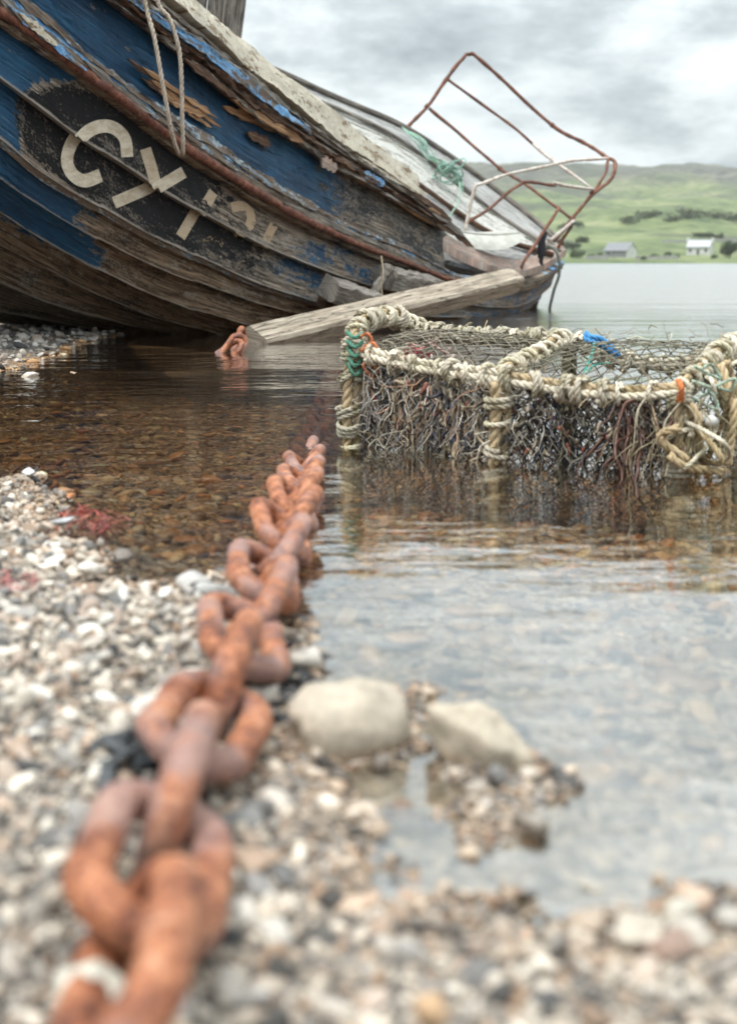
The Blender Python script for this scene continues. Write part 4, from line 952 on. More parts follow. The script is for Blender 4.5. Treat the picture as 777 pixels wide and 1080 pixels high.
# netting
def net(name, A_, B_, C_, D_, cell, r, tint, sag, jit, holes=0.):
    """diamond mesh over the patch A-B (top) to D-C (bottom)"""
    A_, B_, C_, D_ = map(np.asarray, (A_, B_, C_, D_)); w = (np.linalg.norm(B_ - A_) + np.linalg.norm(C_ - D_)) / 2; h = (np.linalg.norm(D_ - A_) + np.linalg.norm(C_ - B_)) / 2
    nu, nv = int(w / cell), int(h / cell); nrm = np.cross(B_ - A_, D_ - A_); nrm /= np.linalg.norm(nrm)
    def pt(i, j):
        a, b = i / nu, j / nv; return (A_ * (1 - a) + B_ * a) * (1 - b) + (D_ * (1 - a) + C_ * a) * b
    G_ = {}
    for i in range(nu + 1):
        for j in range(nv + 1):
            a, b = i / nu, j / nv; p = pt(i, j)
            G_[i, j] = p + RNG.normal(0, jit, 3) * (0 < i < nu) + nrm * sag * math.sin(a * math.pi) * math.sin(b * math.pi)
    mb = MB()
    for i in range(nu):
        for j in range(nv):
            if RNG.random() < holes: continue
            e = ((i, j), (i + 1, j + 1)) if (i + j) % 2 == 0 else ((i + 1, j), (i, j + 1))
            a, b = G_[e[0]], G_[e[1]]; mid = (a + b) / 2 + RNG.normal(0, cell * .07, 3)
            V, F, U = tube(np.array([a, mid, b]), r, 4, False); mb.add(V, F, U, np.asarray(tint) * RNG.uniform(.6, 1.4))
    return mb.build(name, M['tint'], creel)
NETC = (.13, .12, .09)
net('net_panel', T_FL, T_FM, low(FM), low(FL), .021, .0016, (.2, .18, .14), .03, .004, .08)
net('net_panel', T_FM, T_FR, low(FR), low(FM), .021, .0016, NETC, .03, .004, .1)
net('net_panel', T_BL, T_BM, T_FM, T_FL, .022, .0018, (.2, .18, .14), -.03, .002)
net('net_panel', T_BM, T_BR, T_FR, T_FM, .022, .0018, (.17, .16, .12), -.035, .002)
net('net_panel', T_BL, T_FL, low(FL), BLl, .024, .0016, NETC, .0, .003)
net('net_panel', T_BL, T_BM, BMl, BLl, .03, .0016, NETC, .0, .004, .1)
net('net_panel', T_BM, T_BR, BRl, BMl, .03, .0016, NETC, .0, .004, .1)
net('net_panel', T_FR, T_BR, BRl, low(FR), .024, .0018, (.25, .22, .16), .02, .004)
# ragged twine and weed hanging in the mesh
def rag(name, n, span, r0, cols, depth, lens, mat, curl=.02, z_off=0., flatr=1.0):
    mb = MB()
    for k in range(n):
        a = RNG.uniform(*span); top = (T_FL * (1 - a * 2) + T_FM * a * 2) if a < .5 else (T_FM * (2 - a * 2) + T_FR * (a * 2 - 1))
        p = top + np.array([0, RNG.uniform(*depth), -RNG.uniform(0, .16) + z_off]); L = RNG.uniform(*lens); m_ = 6
        d = np.array([RNG.normal(0, .55), RNG.normal(0, .3), -1.]); d /= np.linalg.norm(d); P = [p]
        for _ in range(m_):
            d = d + RNG.normal(0, .34, 3); d[2] -= .1; d /= np.linalg.norm(d); P.append(P[-1] + d * L / m_)
        P = spline(np.array(P), 3); P[:, 2] = np.maximum(P[:, 2], -.03)
        c = np.asarray(cols[RNG.integers(len(cols))]) * RNG.uniform(.6, 1.3); r = r0 * RNG.uniform(.5, 1.5)
        V, F, U = tube(P, r * np.interp(np.arange(len(P)), [0, 3, len(P)], [.5, 1, .4]), 4, False)
        if flatr != 1: ctr = np.repeat(P, 4, 0); V = ctr + (V - ctr) * np.array([flatr, .4, flatr])
        mb.add(V, F, U, c)
    return mb.build(name, mat, creel)
rag('frayed_twine', 220, (.04, .5), .0014, [(.66, .63, .57), (.5, .46, .41), (.66, .6, .5), (.25, .24, .25), (.5, .3, .2)], (-.012, .03), (.05, .16), M['tint'])
rag('frayed_twine', 120, (.5, 1.05), .0014, [(.3, .28, .25), (.2, .18, .16), (.4, .33, .26), (.5, .47, .4)], (-.012, .03), (.04, .12), M['tint'])
rag('frayed_twine', 90, (.88, 1.08), .0018, [(.5, .42, .28), (.6, .54, .4), (.4, .3, .2)], (-.03, .04), (.08, .2), M['tint'])
o = rag('seaweed', 460, (.03, 1.04), .0017, [(.02, .02, .025), (.035, .03, .03), (.06, .045, .03), (.03, .03, .045)], (.0, .16), (.05, .15), M['weed'], z_off=-.03, flatr=1.6); tag(o, 'dark wet seaweed caught in the netting')
rag('seaweed', 160, (.1, .5), .003, [(.3, .24, .16), (.22, .16, .1), (.08, .08, .1)], (-.008, .02), (.03, .08), M['weed'], z_off=-.04, flatr=1.7)
rag('seaweed', 60, (.84, .92), .003, [(.09, .045, .035), (.14, .07, .05)], (-.02, .02), (.08, .2), M['weed'], z_off=-.0, flatr=1.5)
def twist(name, pts, r, tint): mb = MB(); rope(mb, spline(np.array(pts), 8), r, tint=tint, wob=.001); return mb.build(name, M['tint'], creel)
# fuzz and frayed ends along every rail
mb = MB()
for (a_, b_, n_) in ((T_FL, T_FM, 90), (T_FM, T_FR, 80), (T_BL, T_BM, 40), (T_BM, T_BR, 40), (T_FL, low(FL), 40), (T_FM, low(FM), 40), (T_FR, low(FR), 50), (T_FM, T_BM, 40), (T_FR, T_BR, 40)):
    for _ in range(n_):
        p = a_ + (b_ - a_) * RNG.random() + RNG.normal(0, .014, 3); d = RNG.normal(0, 1, 3); d[2] -= .5; P_ = [p]
        for _k in range(4): d = d + RNG.normal(0, .5, 3); d /= np.linalg.norm(d); P_.append(P_[-1] + d * RNG.uniform(.006, .018))
        V, F, U = tube(spline(np.array(P_), 3), RNG.uniform(.0006, .0016), 4, False); mb.add(V, F, U, np.array(((.7, .65, .52), (.5, .4, .26), (.3, .24, .16), (.16, .13, .1))[RNG.integers(4)]))
mb.build('rope_fuzz', M['tint'], creel)['kind'] = 'stuff'
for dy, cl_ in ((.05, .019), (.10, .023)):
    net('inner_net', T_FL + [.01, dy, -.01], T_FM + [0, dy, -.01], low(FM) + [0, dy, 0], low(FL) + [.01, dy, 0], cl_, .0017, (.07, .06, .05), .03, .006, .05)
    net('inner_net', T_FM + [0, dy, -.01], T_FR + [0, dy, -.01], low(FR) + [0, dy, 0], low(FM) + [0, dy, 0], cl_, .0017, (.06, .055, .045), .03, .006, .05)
rag('weed_flecks', 420, (.03, 1.04), .0034, [(.03, .028, .03), (.1, .07, .05), (.45, .38, .28), (.28, .1, .07), (.06, .06, .075)], (-.015, .06), (.012, .035), M['weed'], z_off=-.02, flatr=1.7)['kind'] = 'stuff'
# second, torn layer of finer mesh over the front
net('torn_net', T_FL + [0, -.02, -.01], T_FM + [0, -.02, -.01], low(FM) + [0, -.015, .06], low(FL) + [0, -.015, .05], .014, .0011, (.6, .56, .48), .02, .006, .45)
net('torn_net', T_FM + [0, -.02, -.01], T_FR + [0, -.02, -.01], low(FR) + [0, -.015, .05], low(FM) + [0, -.015, .05], .014, .0011, (.3, .27, .22), .02, .006, .45)
# coloured twine
YB = FM[1] + .22
tag(twist('blue_rope', [at(618, 352, YB), at(624, 356, YB - .02), at(634, 358, YB), at(648, 370, YB), at(652, 375, YB), at(636, 366, YB - .01), at(622, 360, YB - .02), at(616, 356, YB)], .008, (.08, .3, .62)), 'bright blue rope end')
twist('teal_twine', [at(627, 362, YB - .05), at(623, 376, YB - .08), at(616, 394, YB - .12), at(628, 384, YB - .1), at(642, 384, YB - .08)], .004, (.12, .45, .38))
for (u, v) in ((388, 362), (386, 378), (394, 372)): twist('orange_twine', [at(u - 10, v - 6, FL[1] - .03), at(u, v - 10, FL[1] - .045), at(u + 4, v, FL[1] - .04), at(u - 3, v + 8, FL[1] - .04), at(u + 8, v + 22, FL[1] - .035)], .0045, (.65, .22, .1))
for k in range(3): twist('orange_twine', [at(713 + k * 2, 400, FR[1] - .03), at(717 + k, 410, FR[1] - .045), at(713 + k * 3, 424, FR[1] - .03)], .0045, (.6, .2, .07))
for k in range(5): twist('green_twine', [at(366, 350 + 8 * k, FL[1] - .02), at(374, 356 + 10 * k, FL[1] - .045), at(382, 352 + 9 * k, FL[1] - .02)], .0055, (.09, .25, .18))
for k in range(8):
    u = RNG.uniform(425, 470); v = RNG.uniform(362, 386); Y = FL[1] + .12 - (v - 362) * .006
    twist('pink_twine', [at(u + RNG.uniform(-14, 14), v + RNG.uniform(-7, 7), Y + RNG.uniform(-.03, .03)) for _ in range(5)], .0032, ((.5, .12, .14), (.6, .4, .36), (.62, .5, .44))[k % 3])
for k in range(5):
    u = RNG.uniform(735, 775); v = RNG.uniform(392, 430)
    twist('pale_green_twine', [at(u + RNG.uniform(-16, 16), v + RNG.uniform(-10, 10), FR[1] + .02 + RNG.uniform(-.03, .03)) for _ in range(4)], .004, (.42, .52, .42))
V, F, U = tube(np.array([at(745, 443, FR[1] - .03), at(749, 444, FR[1] - .035), at(753, 445, FR[1] - .03)]), [.012, .015, .012], 10); mk('float', V, F, M['whitewash'], creel)

# ================================================================== STONES
def stone_shape(seed, sub=2, planes=12, flatz=.62):
    import bmesh
    bm = bmesh.new(); bmesh.ops.create_icosphere(bm, subdivisions=sub, radius=1); r_ = np.random.default_rng(seed)
    V = np.array([v.co[:] for v in bm.verts]); F = np.array([[v.index for v in f.verts] for f in bm.faces]); bm.free()
    for _ in range(planes):
        n_ = r_.normal(0, 1, 3); n_ /= np.linalg.norm(n_); h = r_.uniform(.42, .85); d = V @ n_ - h
        V = V - np.maximum(d, 0)[:, None] * n_ * .97
    V = V * (1 + .07 * np.sin(V * 3.1 + seed).sum(1))[:, None]
    V = V * np.array([1, r_.uniform(.62, .95), r_.uniform(flatz * .7, flatz * 1.2)]); return V / np.abs(V).max(), F
SH2 = [stone_shape(s) for s in range(14)]; SH1 = [stone_shape(s + 50, 1 if s < 4 else 2, 7, .4) for s in range(10)]
STM = []
for s in range(10):
    V, F = stone_shape(s + 200, 3, 11, .66); me = bpy.data.meshes.new('stone'); me.from_pydata(V.tolist(), [], F.tolist()); me.shade_smooth(); me.materials.append(M['stone']); STM.append(me)
DRY = np.array([(.6, .54, .47), (.68, .635, .57), (.46, .415, .365), (.37, .35, .325), (.27, .26, .25), (.5, .4, .33), (.54, .44, .36), (.17, .165, .16), (.36, .26, .19), (.76, .73, .67), (.08, .08, .08)])
DW = np.array([3, 3, 2.5, 2.5, 2.2, 1.3, 1.3, 1.8, 1.2, 1.6, 1.3]); DW /= DW.sum()
BED = 1.08 * np.array([(.52, .3, .14), (.34, .2, .1), (.7, .46, .23), (.16, .1, .06), (.8, .62, .38), (.6, .27, .1), (.42, .28, .17), (.85, .76, .58), (.75, .4, .17)])
BW = np.array([3.5, 3.2, 2.8, 3.8, 2.8, 2.0, 2.5, 1.9, 1.8]); BW /= BW.sum()
def scatter(n, ylo, yhi, power=1.0):
    y = ylo + (yhi - ylo) * RNG.random(n) ** power; x = (RNG.random(n) * 2 - 1) * (.36 * y + .32); return np.stack([x, y], 1)
def keep_out(P, r=.0): return np.ones(len(P), bool)
def stone_cloud(name, P, size, shapes, pal, wts, label, zf, tiltmax=.5, sink=.3, bright=None):
    Zg = ground_z(P); sel = zf(P, Zg); P, Zg, size = P[sel], Zg[sel], size[sel]; Vs, Fs, Cs, k = [], [], [], 0
    sid = RNG.integers(len(shapes), size=len(P)); ang = RNG.random(len(P)) * 6.283; tl_ = RNG.normal(0, tiltmax, (len(P), 2)); ci = RNG.choice(len(pal), len(P), p=wts)
    for i in range(len(P)):
        V, F = shapes[sid[i]]; c, s_ = math.cos(ang[i]), math.sin(ang[i])
        a, b = tl_[i]; ca, sa, cb, sb = math.cos(a), math.sin(a), math.cos(b), math.sin(b)
        Rm = np.array([[c, -s_, 0], [s_, c, 0], [0, 0, 1]]) @ np.array([[1, 0, 0], [0, ca, -sa], [0, sa, ca]]) @ np.array([[cb, 0, sb], [0, 1, 0], [-sb, 0, cb]])
        Q = V @ Rm.T * size[i]; top = Q[:, 2].max(); Q = Q + np.array([P[i, 0], P[i, 1], Zg[i] + top * (1 - sink * 2)])
        Vs.append(Q); Fs.append(F + k); k += len(V); Cs.append(np.tile(pal[ci[i]] * RNG.uniform(.75, 1.15), (len(V), 1)))
    V = np.concatenate(Vs); F = np.concatenate(Fs); C = np.clip(np.concatenate(Cs), 0, .85)
    me = bpy.data.meshes.new(name); me.vertices.add(len(V)); me.vertices.foreach_set('co', V.astype(np.float32).ravel())
    me.loops.add(F.size); me.loops.foreach_set('vertex_index', F.astype(np.int32).ravel()); me.polygons.add(len(F))
    me.polygons.foreach_set('loop_start', np.arange(0, F.size, 3, dtype=np.int32)); me.polygons.foreach_set('loop_total', np.full(len(F), 3, np.int32))
    me.update(calc_edges=True); me.shade_smooth()
    me.attributes.new('tint', 'FLOAT_COLOR', 'POINT').data.foreach_set('color', np.concatenate([C, np.ones((len(C), 1))], 1).astype(np.float32).ravel())
    me.materials.append(M['pebble']); o = bpy.data.objects.new(name, me); link(o); return tag(o, label, 'gravel', kind='stuff')
SH0 = [stone_shape(s_ + 90, 1, 3, .7) for s_ in range(12)]
P = scatter(52000, .45, 3.0, .8); sz = np.exp(RNG.normal(math.log(.0044), .3, len(P))).clip(.002, .008)
stone_cloud('shore_grit', P, sz, SH0, DRY * np.array([.8, .75, .69]), DW, 'fine dirty grit between the pebbles of the shore', lambda p, z: z > -.006)
P = scatter(17000, .45, 3.4, .85); sz = np.exp(RNG.normal(math.log(.0078), .4, len(P))).clip(.005, .018)
stone_cloud('shore_gravel', P, sz, SH2, DRY * np.array([.9, .86, .81]), DW, 'loose pale gravel covering the shore', lambda p, z: z > -.006)
P = scatter(14000, 1.0, 9.0, .75); sz = np.exp(RNG.normal(math.log(.014), .5, len(P))).clip(.005, .036)
stone_cloud('bed_gravel', P, sz, SH1, BED, BW, 'brown stones lying on the bed under the water', lambda p, z: (z < .004) & (p[:, 1] > 2.3 + .25 * np.sin(7 * p[:, 0])), .22, .38)
stone_cloud('pool_gravel', P, sz, SH1, DRY * .9, DW, 'grey and peach gravel on the floor of the foreground pool', lambda p, z: (z < .004) & (p[:, 1] <= 2.3 + .25 * np.sin(7 * p[:, 0])), .22, .38)
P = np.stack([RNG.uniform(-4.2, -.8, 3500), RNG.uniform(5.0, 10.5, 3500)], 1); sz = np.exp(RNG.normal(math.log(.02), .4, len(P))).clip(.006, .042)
stone_cloud('beach_gravel', P, sz, SH1, DRY * .62, DW, 'gravel in the shade under the boat', lambda p, z: z > -.02)  # palette darkened: the hull's shade is painted into the stone colour

def stone(name, u, v, size, z, seed, col, label, cat='stone', group=None, rot=None, stretch=(1, 1, 1)):
    o = bpy.data.objects.new(name, STM[seed % len(STM)]); link(o); p = on(u, v, z); o.location = p
    o.rotation_euler = rot or (RNG.normal(0, .2), RNG.normal(0, .2), RNG.uniform(0, 6.28)); o.scale = [size * s_ for s_ in stretch]; o.color = tuple(col) + (1,)
    return tag(o, label, cat, group)
STONE_CUTS = ((np.array([.75, .3, .6]), .95), (np.array([-.6, -.5, -.65]), 1.0), (np.array([-.8, .2, .5]), 1.02))
def rock(name, u, v, z, half, seed, col, label, rotz, facets, tilt=(0, 0), boxy=0):
    V, F = stone_shape(seed, 4, 0 if boxy else facets, .9)
    if boxy:
        V = V / np.linalg.norm(V, axis=1)[:, None]; V = V / ((np.abs(V) ** boxy).sum(1) ** (1 / boxy))[:, None]
        for nn_, hh in STONE_CUTS:
            nn_ = nn_ / np.linalg.norm(nn_); V = V - np.maximum(V @ nn_ - hh, 0)[:, None] * nn_
    V = V / np.abs(V).max(0) * np.array(half)
    f = fbm(V, 16, 4, seed); nrm = V / (np.linalg.norm(V, axis=1)[:, None]); V = V + nrm * (f * .012)[:, None]
    me = bpy.data.meshes.new(name); me.from_pydata(V.tolist(), [], F.tolist()); me.shade_smooth(); me.materials.append(M['stone'])
    o = bpy.data.objects.new(name, me); link(o); o.location = on(u, v, z); o.rotation_euler = (tilt[0], tilt[1], rotz); o.color = tuple(col) + (1,)
    return tag(o, label, 'stone')
rock('rounded_stone', 370, 762, .022, (.062, .052, .046), 71, (.44, .385, .31), 'large pale rounded stone at the pool edge beside the chain', .3, 8, (0, 0), 2.7)
rock('slab_stone', 503, 784, .020, (.052, .028, .036), 76, (.43, .375, .295), 'pale blocky stone with a flat tilted top beside the pool', -.92, 10, (.12, .1), 8)
stone('white_stone', 31, 397, .05, .0, 2, (.62, .61, .58), 'white stone standing out of the water below the bow')
stone('pale_stone', 79, 395, .035, -.01, 5, (.62, .56, .46), 'small pale stone in the water next to the white stone')
stone('white_stone', 103, 1046, .028, .05, 3, (.58, .56, .48), 'cream white stone lying against the lowest chain link')
stone('ginger_stone', 452, 1064, .021, .05, 4, (.48, .32, .19), 'ginger brown stone in the gravel')
for i, (u, v, s_, c, lb) in enumerate(((617, 972, .022, (.52, .42, .33), 'rounded tan stone at the rim of the foreground pool'), (668, 985, .023, (.6, .53, .44), 'oval cream stone next to the rounded tan stone at the pool rim'), (716, 962, .02, (.6, .56, .48), 'off-white stone standing half in the pool'), (725, 985, .022, (.6, .55, .48), 'flat off-white stone just behind the pool rim'), (765, 970, .022, (.62, .58, .52), 'broad pale stone at the pool rim'), (613, 1003, .018, (.45, .36, .28), 'small brown stone behind the rounded tan stone'), (705, 1000, .02, (.42, .3, .24), 'reddish brown wet stone behind the pool rim'), (622, 935, .012, (.7, .66, .58), 'small whitish pebble poking out of the pool'))):
    stone('shore_stone', u, v, s_ * .9, .014, i, tuple(x * .72 for x in c), lb, group='stones along the foreground pool edge')
for i, (u, v, s_, c, lb) in enumerate(((205, 612, .05, (.42, .41, .39), 'flat grey stone on the bank tip beside the chain'), (228, 622, .045, (.4, .4, .39), 'second flat grey stone touching the bank tip stone'), (95, 600, .05, (.66, .62, .56), 'broad bleached stone at the edge of the left bank'), (105, 640, .022, (.72, .7, .66), 'round whitish stone by the inlet in the left bank'), (130, 625, .03, (.6, .58, .54), 'pale stone at the mouth of the bank inlet'), (60, 590, .03, (.68, .62, .56), 'cream stone below the red seaweed'), (175, 625, .022, (.74, .73, .7), 'small white stone between inlet and bank tip'), (30, 498, .03, (.5, .51, .52), 'blue grey stone at the top of the left bank'), (65, 550, .03, (.36, .37, .38), 'grey stone at the water beside the red seaweed'), (15, 620, .04, (.6, .5, .44), 'pinkish stone beside the pink seaweed strands'), (150, 745, .035, (.55, .52, .47), 'beige stone above the black seaweed by the chain'), (105, 815, .032, (.56, .53, .47), 'beige stone below the black seaweed by the chain'))):
    stone('bank_stone', u, v, s_ * .75, .03, i + 3, c, lb, group='larger stones on the left gravel bank', stretch=(1, .8, .55))
for i, (u, v, s_, c) in enumerate(((222, 405, .085, (.5, .27, .1)), (153, 489, .05, (.34, .17, .09)), (212, 485, .02, (.6, .5, .36)), (195, 568, .03, (.55, .25, .1)), (222, 531, .016, (.75, .72, .66)), (76, 543, .022, (.45, .38, .24)), (425, 552, .03, (.42, .3, .18)), (86, 434, .05, (.42, .24, .11)), (310, 436, .05, (.36, .22, .11)), (105, 491, .03, (.45, .42, .3)), (228, 448, .045, (.3, .2, .12)), (330, 640, .02, (.5, .42, .3)), (420, 630, .03, (.55, .48, .38)), (425, 672, .035, (.6, .5, .42)), (640, 750, .022, (.62, .52, .44)), (560, 700, .02, (.58, .5, .42)), (690, 745, .02, (.6, .52, .46)), (600, 655, .02, (.55, .48, .4)), (500, 720, .018, (.6, .52, .46)), (210, 462, .03, (.38, .26, .14)))):
    p = on(u, v, 0); zg = float(ground_z(p[None, :2])[0])
    stone('bed_stone', u, v, s_, zg * .95, i, c, 'flat amber or tan stone seen through the water on the bed', group='pale stones showing on the bed', rot=(0, 0, RNG.uniform(-.4, .4)), stretch=(1, .7, .3))
# larger loose pebbles of the bank, one by one
cand = scatter(2600, .6, 2.6, .8); zg = ground_z(cand); u, v = proj(np.column_stack([cand, zg])); ok = (zg > .008) & (u > -20) & (u < 800) & (v < 1100)
cand, zg = cand[ok][:210], zg[ok][:210]
for i, (p, z) in enumerate(zip(cand, zg)):
    c = DRY[RNG.choice(len(DRY), p=DW)] * RNG.uniform(.75, 1.0); s_ = RNG.uniform(.012, .021)
    pu, pv = proj(np.array([p[0], p[1], z])); tone = 'dark' if c.mean() < .33 else 'pale' if c.mean() > .52 else 'mid-toned'
    side_ = 'gravel left of the chain' if pu < np.interp(pv, [470, 660, 800, 925, 1080], [325, 263, 200, 158, 85]) else 'gravel between the chain and the pool'
    o = bpy.data.objects.new('pebble', STM[i % 10]); link(o); o.location = (p[0], p[1], z + s_ * .25); o.scale = (s_,) * 3; o.rotation_euler = (RNG.normal(0, .5), RNG.normal(0, .5), RNG.uniform(0, 6.28)); o.color = (*np.clip(c, 0, .85), 1)
    tag(o, f'{tone} pebble among the {side_}', 'pebble', f'{tone} pebbles in the {side_}')

# seaweed on the shore
def weed(name, px, n, L, r0, cols, label, z=.015, spread=.05):
    mb = MB()
    for k in range(n):
        c = on(*px[k % len(px)], z) + np.array([*RNG.normal(0, spread, 2), 0]); P = [c]; d = np.array([*RNG.normal(0, 1, 2), .05])
        for _ in range(6):
            d = d + RNG.normal(0, .6, 3) * [1, 1, .35]; d[2] -= .1; d /= np.linalg.norm(d); q = P[-1] + d * L / 6; q[2] = max(q[2], z - .01); P.append(q)
        P = spline(np.array(P), 3); V, F, U = tube(P, r0 * RNG.uniform(.6, 1.4), 5); ctr = np.repeat(P, 5, 0); V = ctr + (V - ctr) * np.array([1.9, 1.9, .4]); mb.add(V, F, U, np.asarray(cols[k % len(cols)]) * RNG.uniform(.7, 1.3))
    return tag(mb.build(name, M['weed']), label, 'seaweed')
weed('red_seaweed', [(82, 540), (92, 548), (104, 552)], 70, .04, .0012, [(.3, .05, .035), (.42, .15, .1), (.2, .035, .03)], 'red seaweed washed up at the edge of the gravel bank', .012, .025)
weed('red_seaweed', [(10, 605), (16, 615)], 24, .04, .0011, [(.4, .16, .14), (.3, .1, .09)], 'pinkish seaweed strands among bleached stones on the bank', .04, .02)
weed('black_seaweed', [(140, 775), (150, 790), (135, 800)], 26, .05, .0035, [(.02, .025, .03), (.05, .055, .06)], 'black wet seaweed lying beside a chain link on the gravel', .04, .014)
weed('black_seaweed', [(300, 705), (308, 725), (314, 745)], 34, .06, .0045, [(.02, .022, .025), (.06, .06, .06)], 'black wet seaweed at the pool edge between chain and rounded stone', .012, .03)

# ================================================================== FAR SHORE
def quadbox(a, b):
    (x0, y0, z0), (x1, y1, z1) = a, b
    V = [(x0, y0, z0), (x1, y0, z0), (x1, y1, z0), (x0, y1, z0), (x0, y0, z1), (x1, y0, z1), (x1, y1, z1), (x0, y1, z1)]
    return V, [(0, 3, 2, 1), (4, 5, 6, 7), (0, 1, 5, 4), (1, 2, 6, 5), (2, 3, 7, 6), (3, 0, 4, 7)]
def house(name, label, cat, u, Y, L, Wd, H, rh, rot, wallm, gablem, roofm, windows=(), chim=()):
    X = (u - CX) / FPX * Y * 1.0; z = hz(X, Y); h = empty(name, (X, Y, z - .3)); h.rotation_euler = (0, 0, rot); tag(h, label, cat)
    def part(nm, V, F, m, par=h): return mk(nm, np.array(V, float), F, m, par, smoothf=False, world=False)
    l, w = L / 2, Wd / 2
    part('wall', *quadbox((-l, -w, 0), (l, w, H)), wallm)
    for s_ in (-1, 1):
        x0, x1 = s_ * l - .12 * (s_ > 0) + .12 * (s_ < 0), s_ * (l + .12)
        V = [(x0, -w - .02, 0), (x0, w + .02, 0), (x0, w + .02, H), (x0, 0, H + rh), (x0, -w - .02, H)]; V += [(x1, y, zz_) for _, y, zz_ in V]
        part('gable', V, [(0, 1, 2, 3, 4), (9, 8, 7, 6, 5)] + [(i, (i + 1) % 5 + 0, (i + 1) % 5 + 5, i + 5) for i in range(5)], gablem)
    for s_ in (-1, 1):
        V = [(-l - .3, s_ * (w + .35), H - .25), (l + .3, s_ * (w + .35), H - .25), (l + .3, 0, H + rh + .12), (-l - .3, 0, H + rh + .12)]; V += [(x, y, zz_ + .2) for x, y, zz_ in V]
        part('roof', V, [(0, 1, 2, 3), (7, 6, 5, 4), (0, 4, 5, 1), (1, 5, 6, 2), (2, 6, 7, 3), (3, 7, 4, 0)], roofm)
    for (x, zz_, ww, hh) in windows:
        f = part('window', *quadbox((x - ww / 2, -w - .08, zz_), (x + ww / 2, -w - .02, zz_ + hh)), M['whitewash']); part('pane', *quadbox((x - ww / 2 + .12, -w - .11, zz_ + .12), (x + ww / 2 - .12, -w - .07, zz_ + hh - .12)), M['glass'], f)
    for x in chim: part('chimney', *quadbox((x - .4, -.35, H + rh - .5), (x + .4, .35, H + rh + 1.1)), wallm)
    return h
house('white_cottage', 'whitewashed cottage with pale slate roof on the far shore', 'house', 730, 425, 7.4, 5.2, 2.9, 1.9, -.5, M['whitewash'], M['whitewash'], M['paleslate'], ((-2.6, 1.0, 1.0, 1.3), (0, .2, 1.0, 2.0), (2.6, 1.0, 1.0, 1.3)), (-4.1, 4.1))
house('grey_barn', 'long grey barn with white gable end on the far shore', 'barn', 648, 405, 9.0, 5.0, 2.4, 2.2, -.85, M['greysheet'], M['whitewash'], M['slate'], ((-2.5, .8, 1.2, 1.1),), ())
def wall_run(name, us, Ys, h_, label):
    P = []
    for u, Y in zip(np.linspace(us[0], us[1], 24), np.linspace(Ys[0], Ys[1], 24)): X = (u - CX) / FPX * Y; P.append((X, Y, hz(X, Y) - .3))
    P = np.array(P); hh = h_ + .3 + RNG.uniform(-.12, .12, 24); n = 24
    V = np.concatenate([P + [0, -.35, 0], P + np.stack([0 * hh, 0 * hh - .25, hh], 1), P + np.stack([0 * hh, 0 * hh + .25, hh], 1), P + [0, .35, 0]]); F = []
    for r in range(3):
        for i in range(n - 1): F.append((r * n + i, r * n + i + 1, (r + 1) * n + i + 1, (r + 1) * n + i))
    F += [(0, n, 2 * n, 3 * n), (n - 1, 4 * n - 1, 3 * n - 1, 2 * n - 1)]
    return tag(mk(name, V, F, M['drystone'], smoothf=False), label, 'wall')
wall_run('dry_stone_wall', (612, 636), (384, 386), 1.2, 'pale dry stone wall left of the grey barn on the far shore')
wall_run('dry_stone_wall', (664, 708), (382, 388), 1.1, 'pale dry stone wall between barn and white cottage')
wall_run('dry_stone_wall', (690, 860), (520, 560), 1.2, 'long field wall crossing the green slope above the cottage')
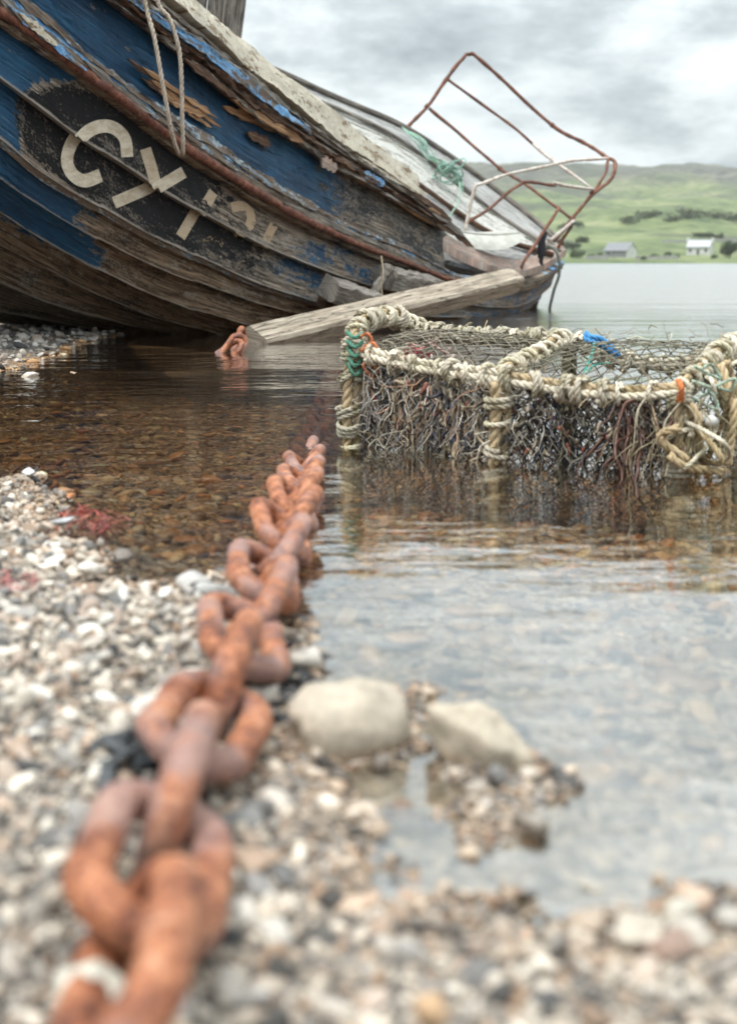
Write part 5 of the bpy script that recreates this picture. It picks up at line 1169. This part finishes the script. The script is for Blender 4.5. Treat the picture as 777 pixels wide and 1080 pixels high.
def leafy(name, label, cat, u, Y, rx, rz, n, cols, group=None, trunk=True, leaf=.45):
    X = (u - CX) / FPX * Y; z = hz(X, Y); t = empty(name, (X, Y, z - .1)); tag(t, label, cat, group)
    if trunk:
        V, F, U = tube(np.array([(0, 0, -.2), (.05, 0, rz * .5), (.1, .05, rz * 1.0)]), [rx * .09, rx * .07, rx * .03], 7); mk('trunk', V, F, M['bark'], t, U, world=False)
        for k in range(4):
            a = k * 1.6; V, F, U = tube(np.array([(0, 0, rz * .5), (math.cos(a) * rx * .3, math.sin(a) * rx * .3, rz * .9), (math.cos(a) * rx * .6, math.sin(a) * rx * .6, rz * 1.3)]), [rx * .04, rx * .03, rx * .015], 5); mk('limb', V, F, M['bark'], t, U, world=False)
    ncl = 14; ctr = RNG.normal(0, 1, (ncl, 3)); ctr /= np.linalg.norm(ctr, axis=1)[:, None]; ctr *= RNG.uniform(.3, .75, ncl)[:, None]
    which = RNG.integers(ncl, size=n); q = RNG.normal(0, 1, (n, 3)); q /= np.linalg.norm(q, axis=1)[:, None]; Pn = ctr[which] + q * (RNG.random(n) ** .4 * .42)[:, None]
    Pn = Pn * np.array([rx, rx, rz]) + np.array([0, 0, rz * (1.12 if trunk else .75)]); Pn[:, 2] = np.maximum(Pn[:, 2], .1)
    a = RNG.normal(0, 1, (n, 3)); a /= np.linalg.norm(a, axis=1)[:, None]; b = np.cross(a, RNG.normal(0, 1, (n, 3))); b /= np.linalg.norm(b, axis=1)[:, None]; s_ = (leaf * RNG.uniform(.5, 1.2, n))[:, None]
    V = np.stack([Pn - a * s_, Pn + b * s_ * .6, Pn + a * s_, Pn - b * s_ * .6], 1).reshape(-1, 3); F = np.arange(4 * n).reshape(-1, 4)
    C = np.asarray(cols)[RNG.integers(len(cols), size=n)] * RNG.uniform(.7, 1.3, (n, 1))
    mk('crown', V, F, M['foliage'], t, None, {'tint': np.repeat(C, 4, 0)}, False, world=False); return t
GR = [(.045, .07, .025), (.06, .09, .03), (.035, .05, .02)]; G2 = [(.08, .11, .04), (.06, .085, .03)]
leafy('round_tree', 'dark round tree standing beside the white cottage', 'tree', 761, 398, 3.2, 2.8, 900, GR)
leafy('round_tree', 'smaller tree behind the dark round tree at the far shore', 'tree', 783, 410, 2.8, 2.2, 700, GR)
for i, (u, Y, rx) in enumerate(((697, 405, 1.6), (706, 400, 1.3), (672, 380, 1.1), (627, 400, 1.5), (618, 392, 1.6), (607, 398, 2.2), (745, 392, 1.2), (601, 400, 2.5), (684, 400, 1.3))):
    leafy('shrub', 'low green shrub among the buildings on the far shore', 'shrub', u, Y, rx, rx * .7, 260, G2, 'shrubs along the far shore', False, .35)
for i, (u, Y, rx) in enumerate(((700, 640, 5), (712, 650, 6), (724, 655, 5), (738, 662, 6), (752, 668, 6), (766, 672, 6), (726, 560, 3), (736, 565, 3.2), (748, 570, 2.6), (655, 640, 5), (668, 650, 5), (680, 655, 4), (602, 610, 4), (592, 600, 4), (610, 500, 3), (596, 470, 3.5))):
    leafy('gorse_bush', 'dark gorse bush on the green hillside', 'bush', u, Y, rx * 1.3, rx * .5, 260, [(.09, .11, .05), (.07, .085, .045), (.11, .125, .06)], 'gorse bushes on the hillside', False, .7)

# ================================================================== AIR
V, F = quadbox((-2600, -12, -2.2), (2600, 2500, 190))
m_, g_, out = new_mat('thin_damp_haze')
pv = g_.nt.nodes.new('ShaderNodeVolumePrincipled'); pv.inputs['Color'].default_value = (.86, .92, .95, 1); pv.inputs['Density'].default_value = .00017; pv.inputs['Anisotropy'].default_value = .2
g_.nt.links.new(pv.outputs[0], out.inputs['Volume'])
tag(mk('haze', np.array(V, float), F, m_, smoothf=False, world=False), 'thin damp haze over the loch', 'haze', kind='stuff')
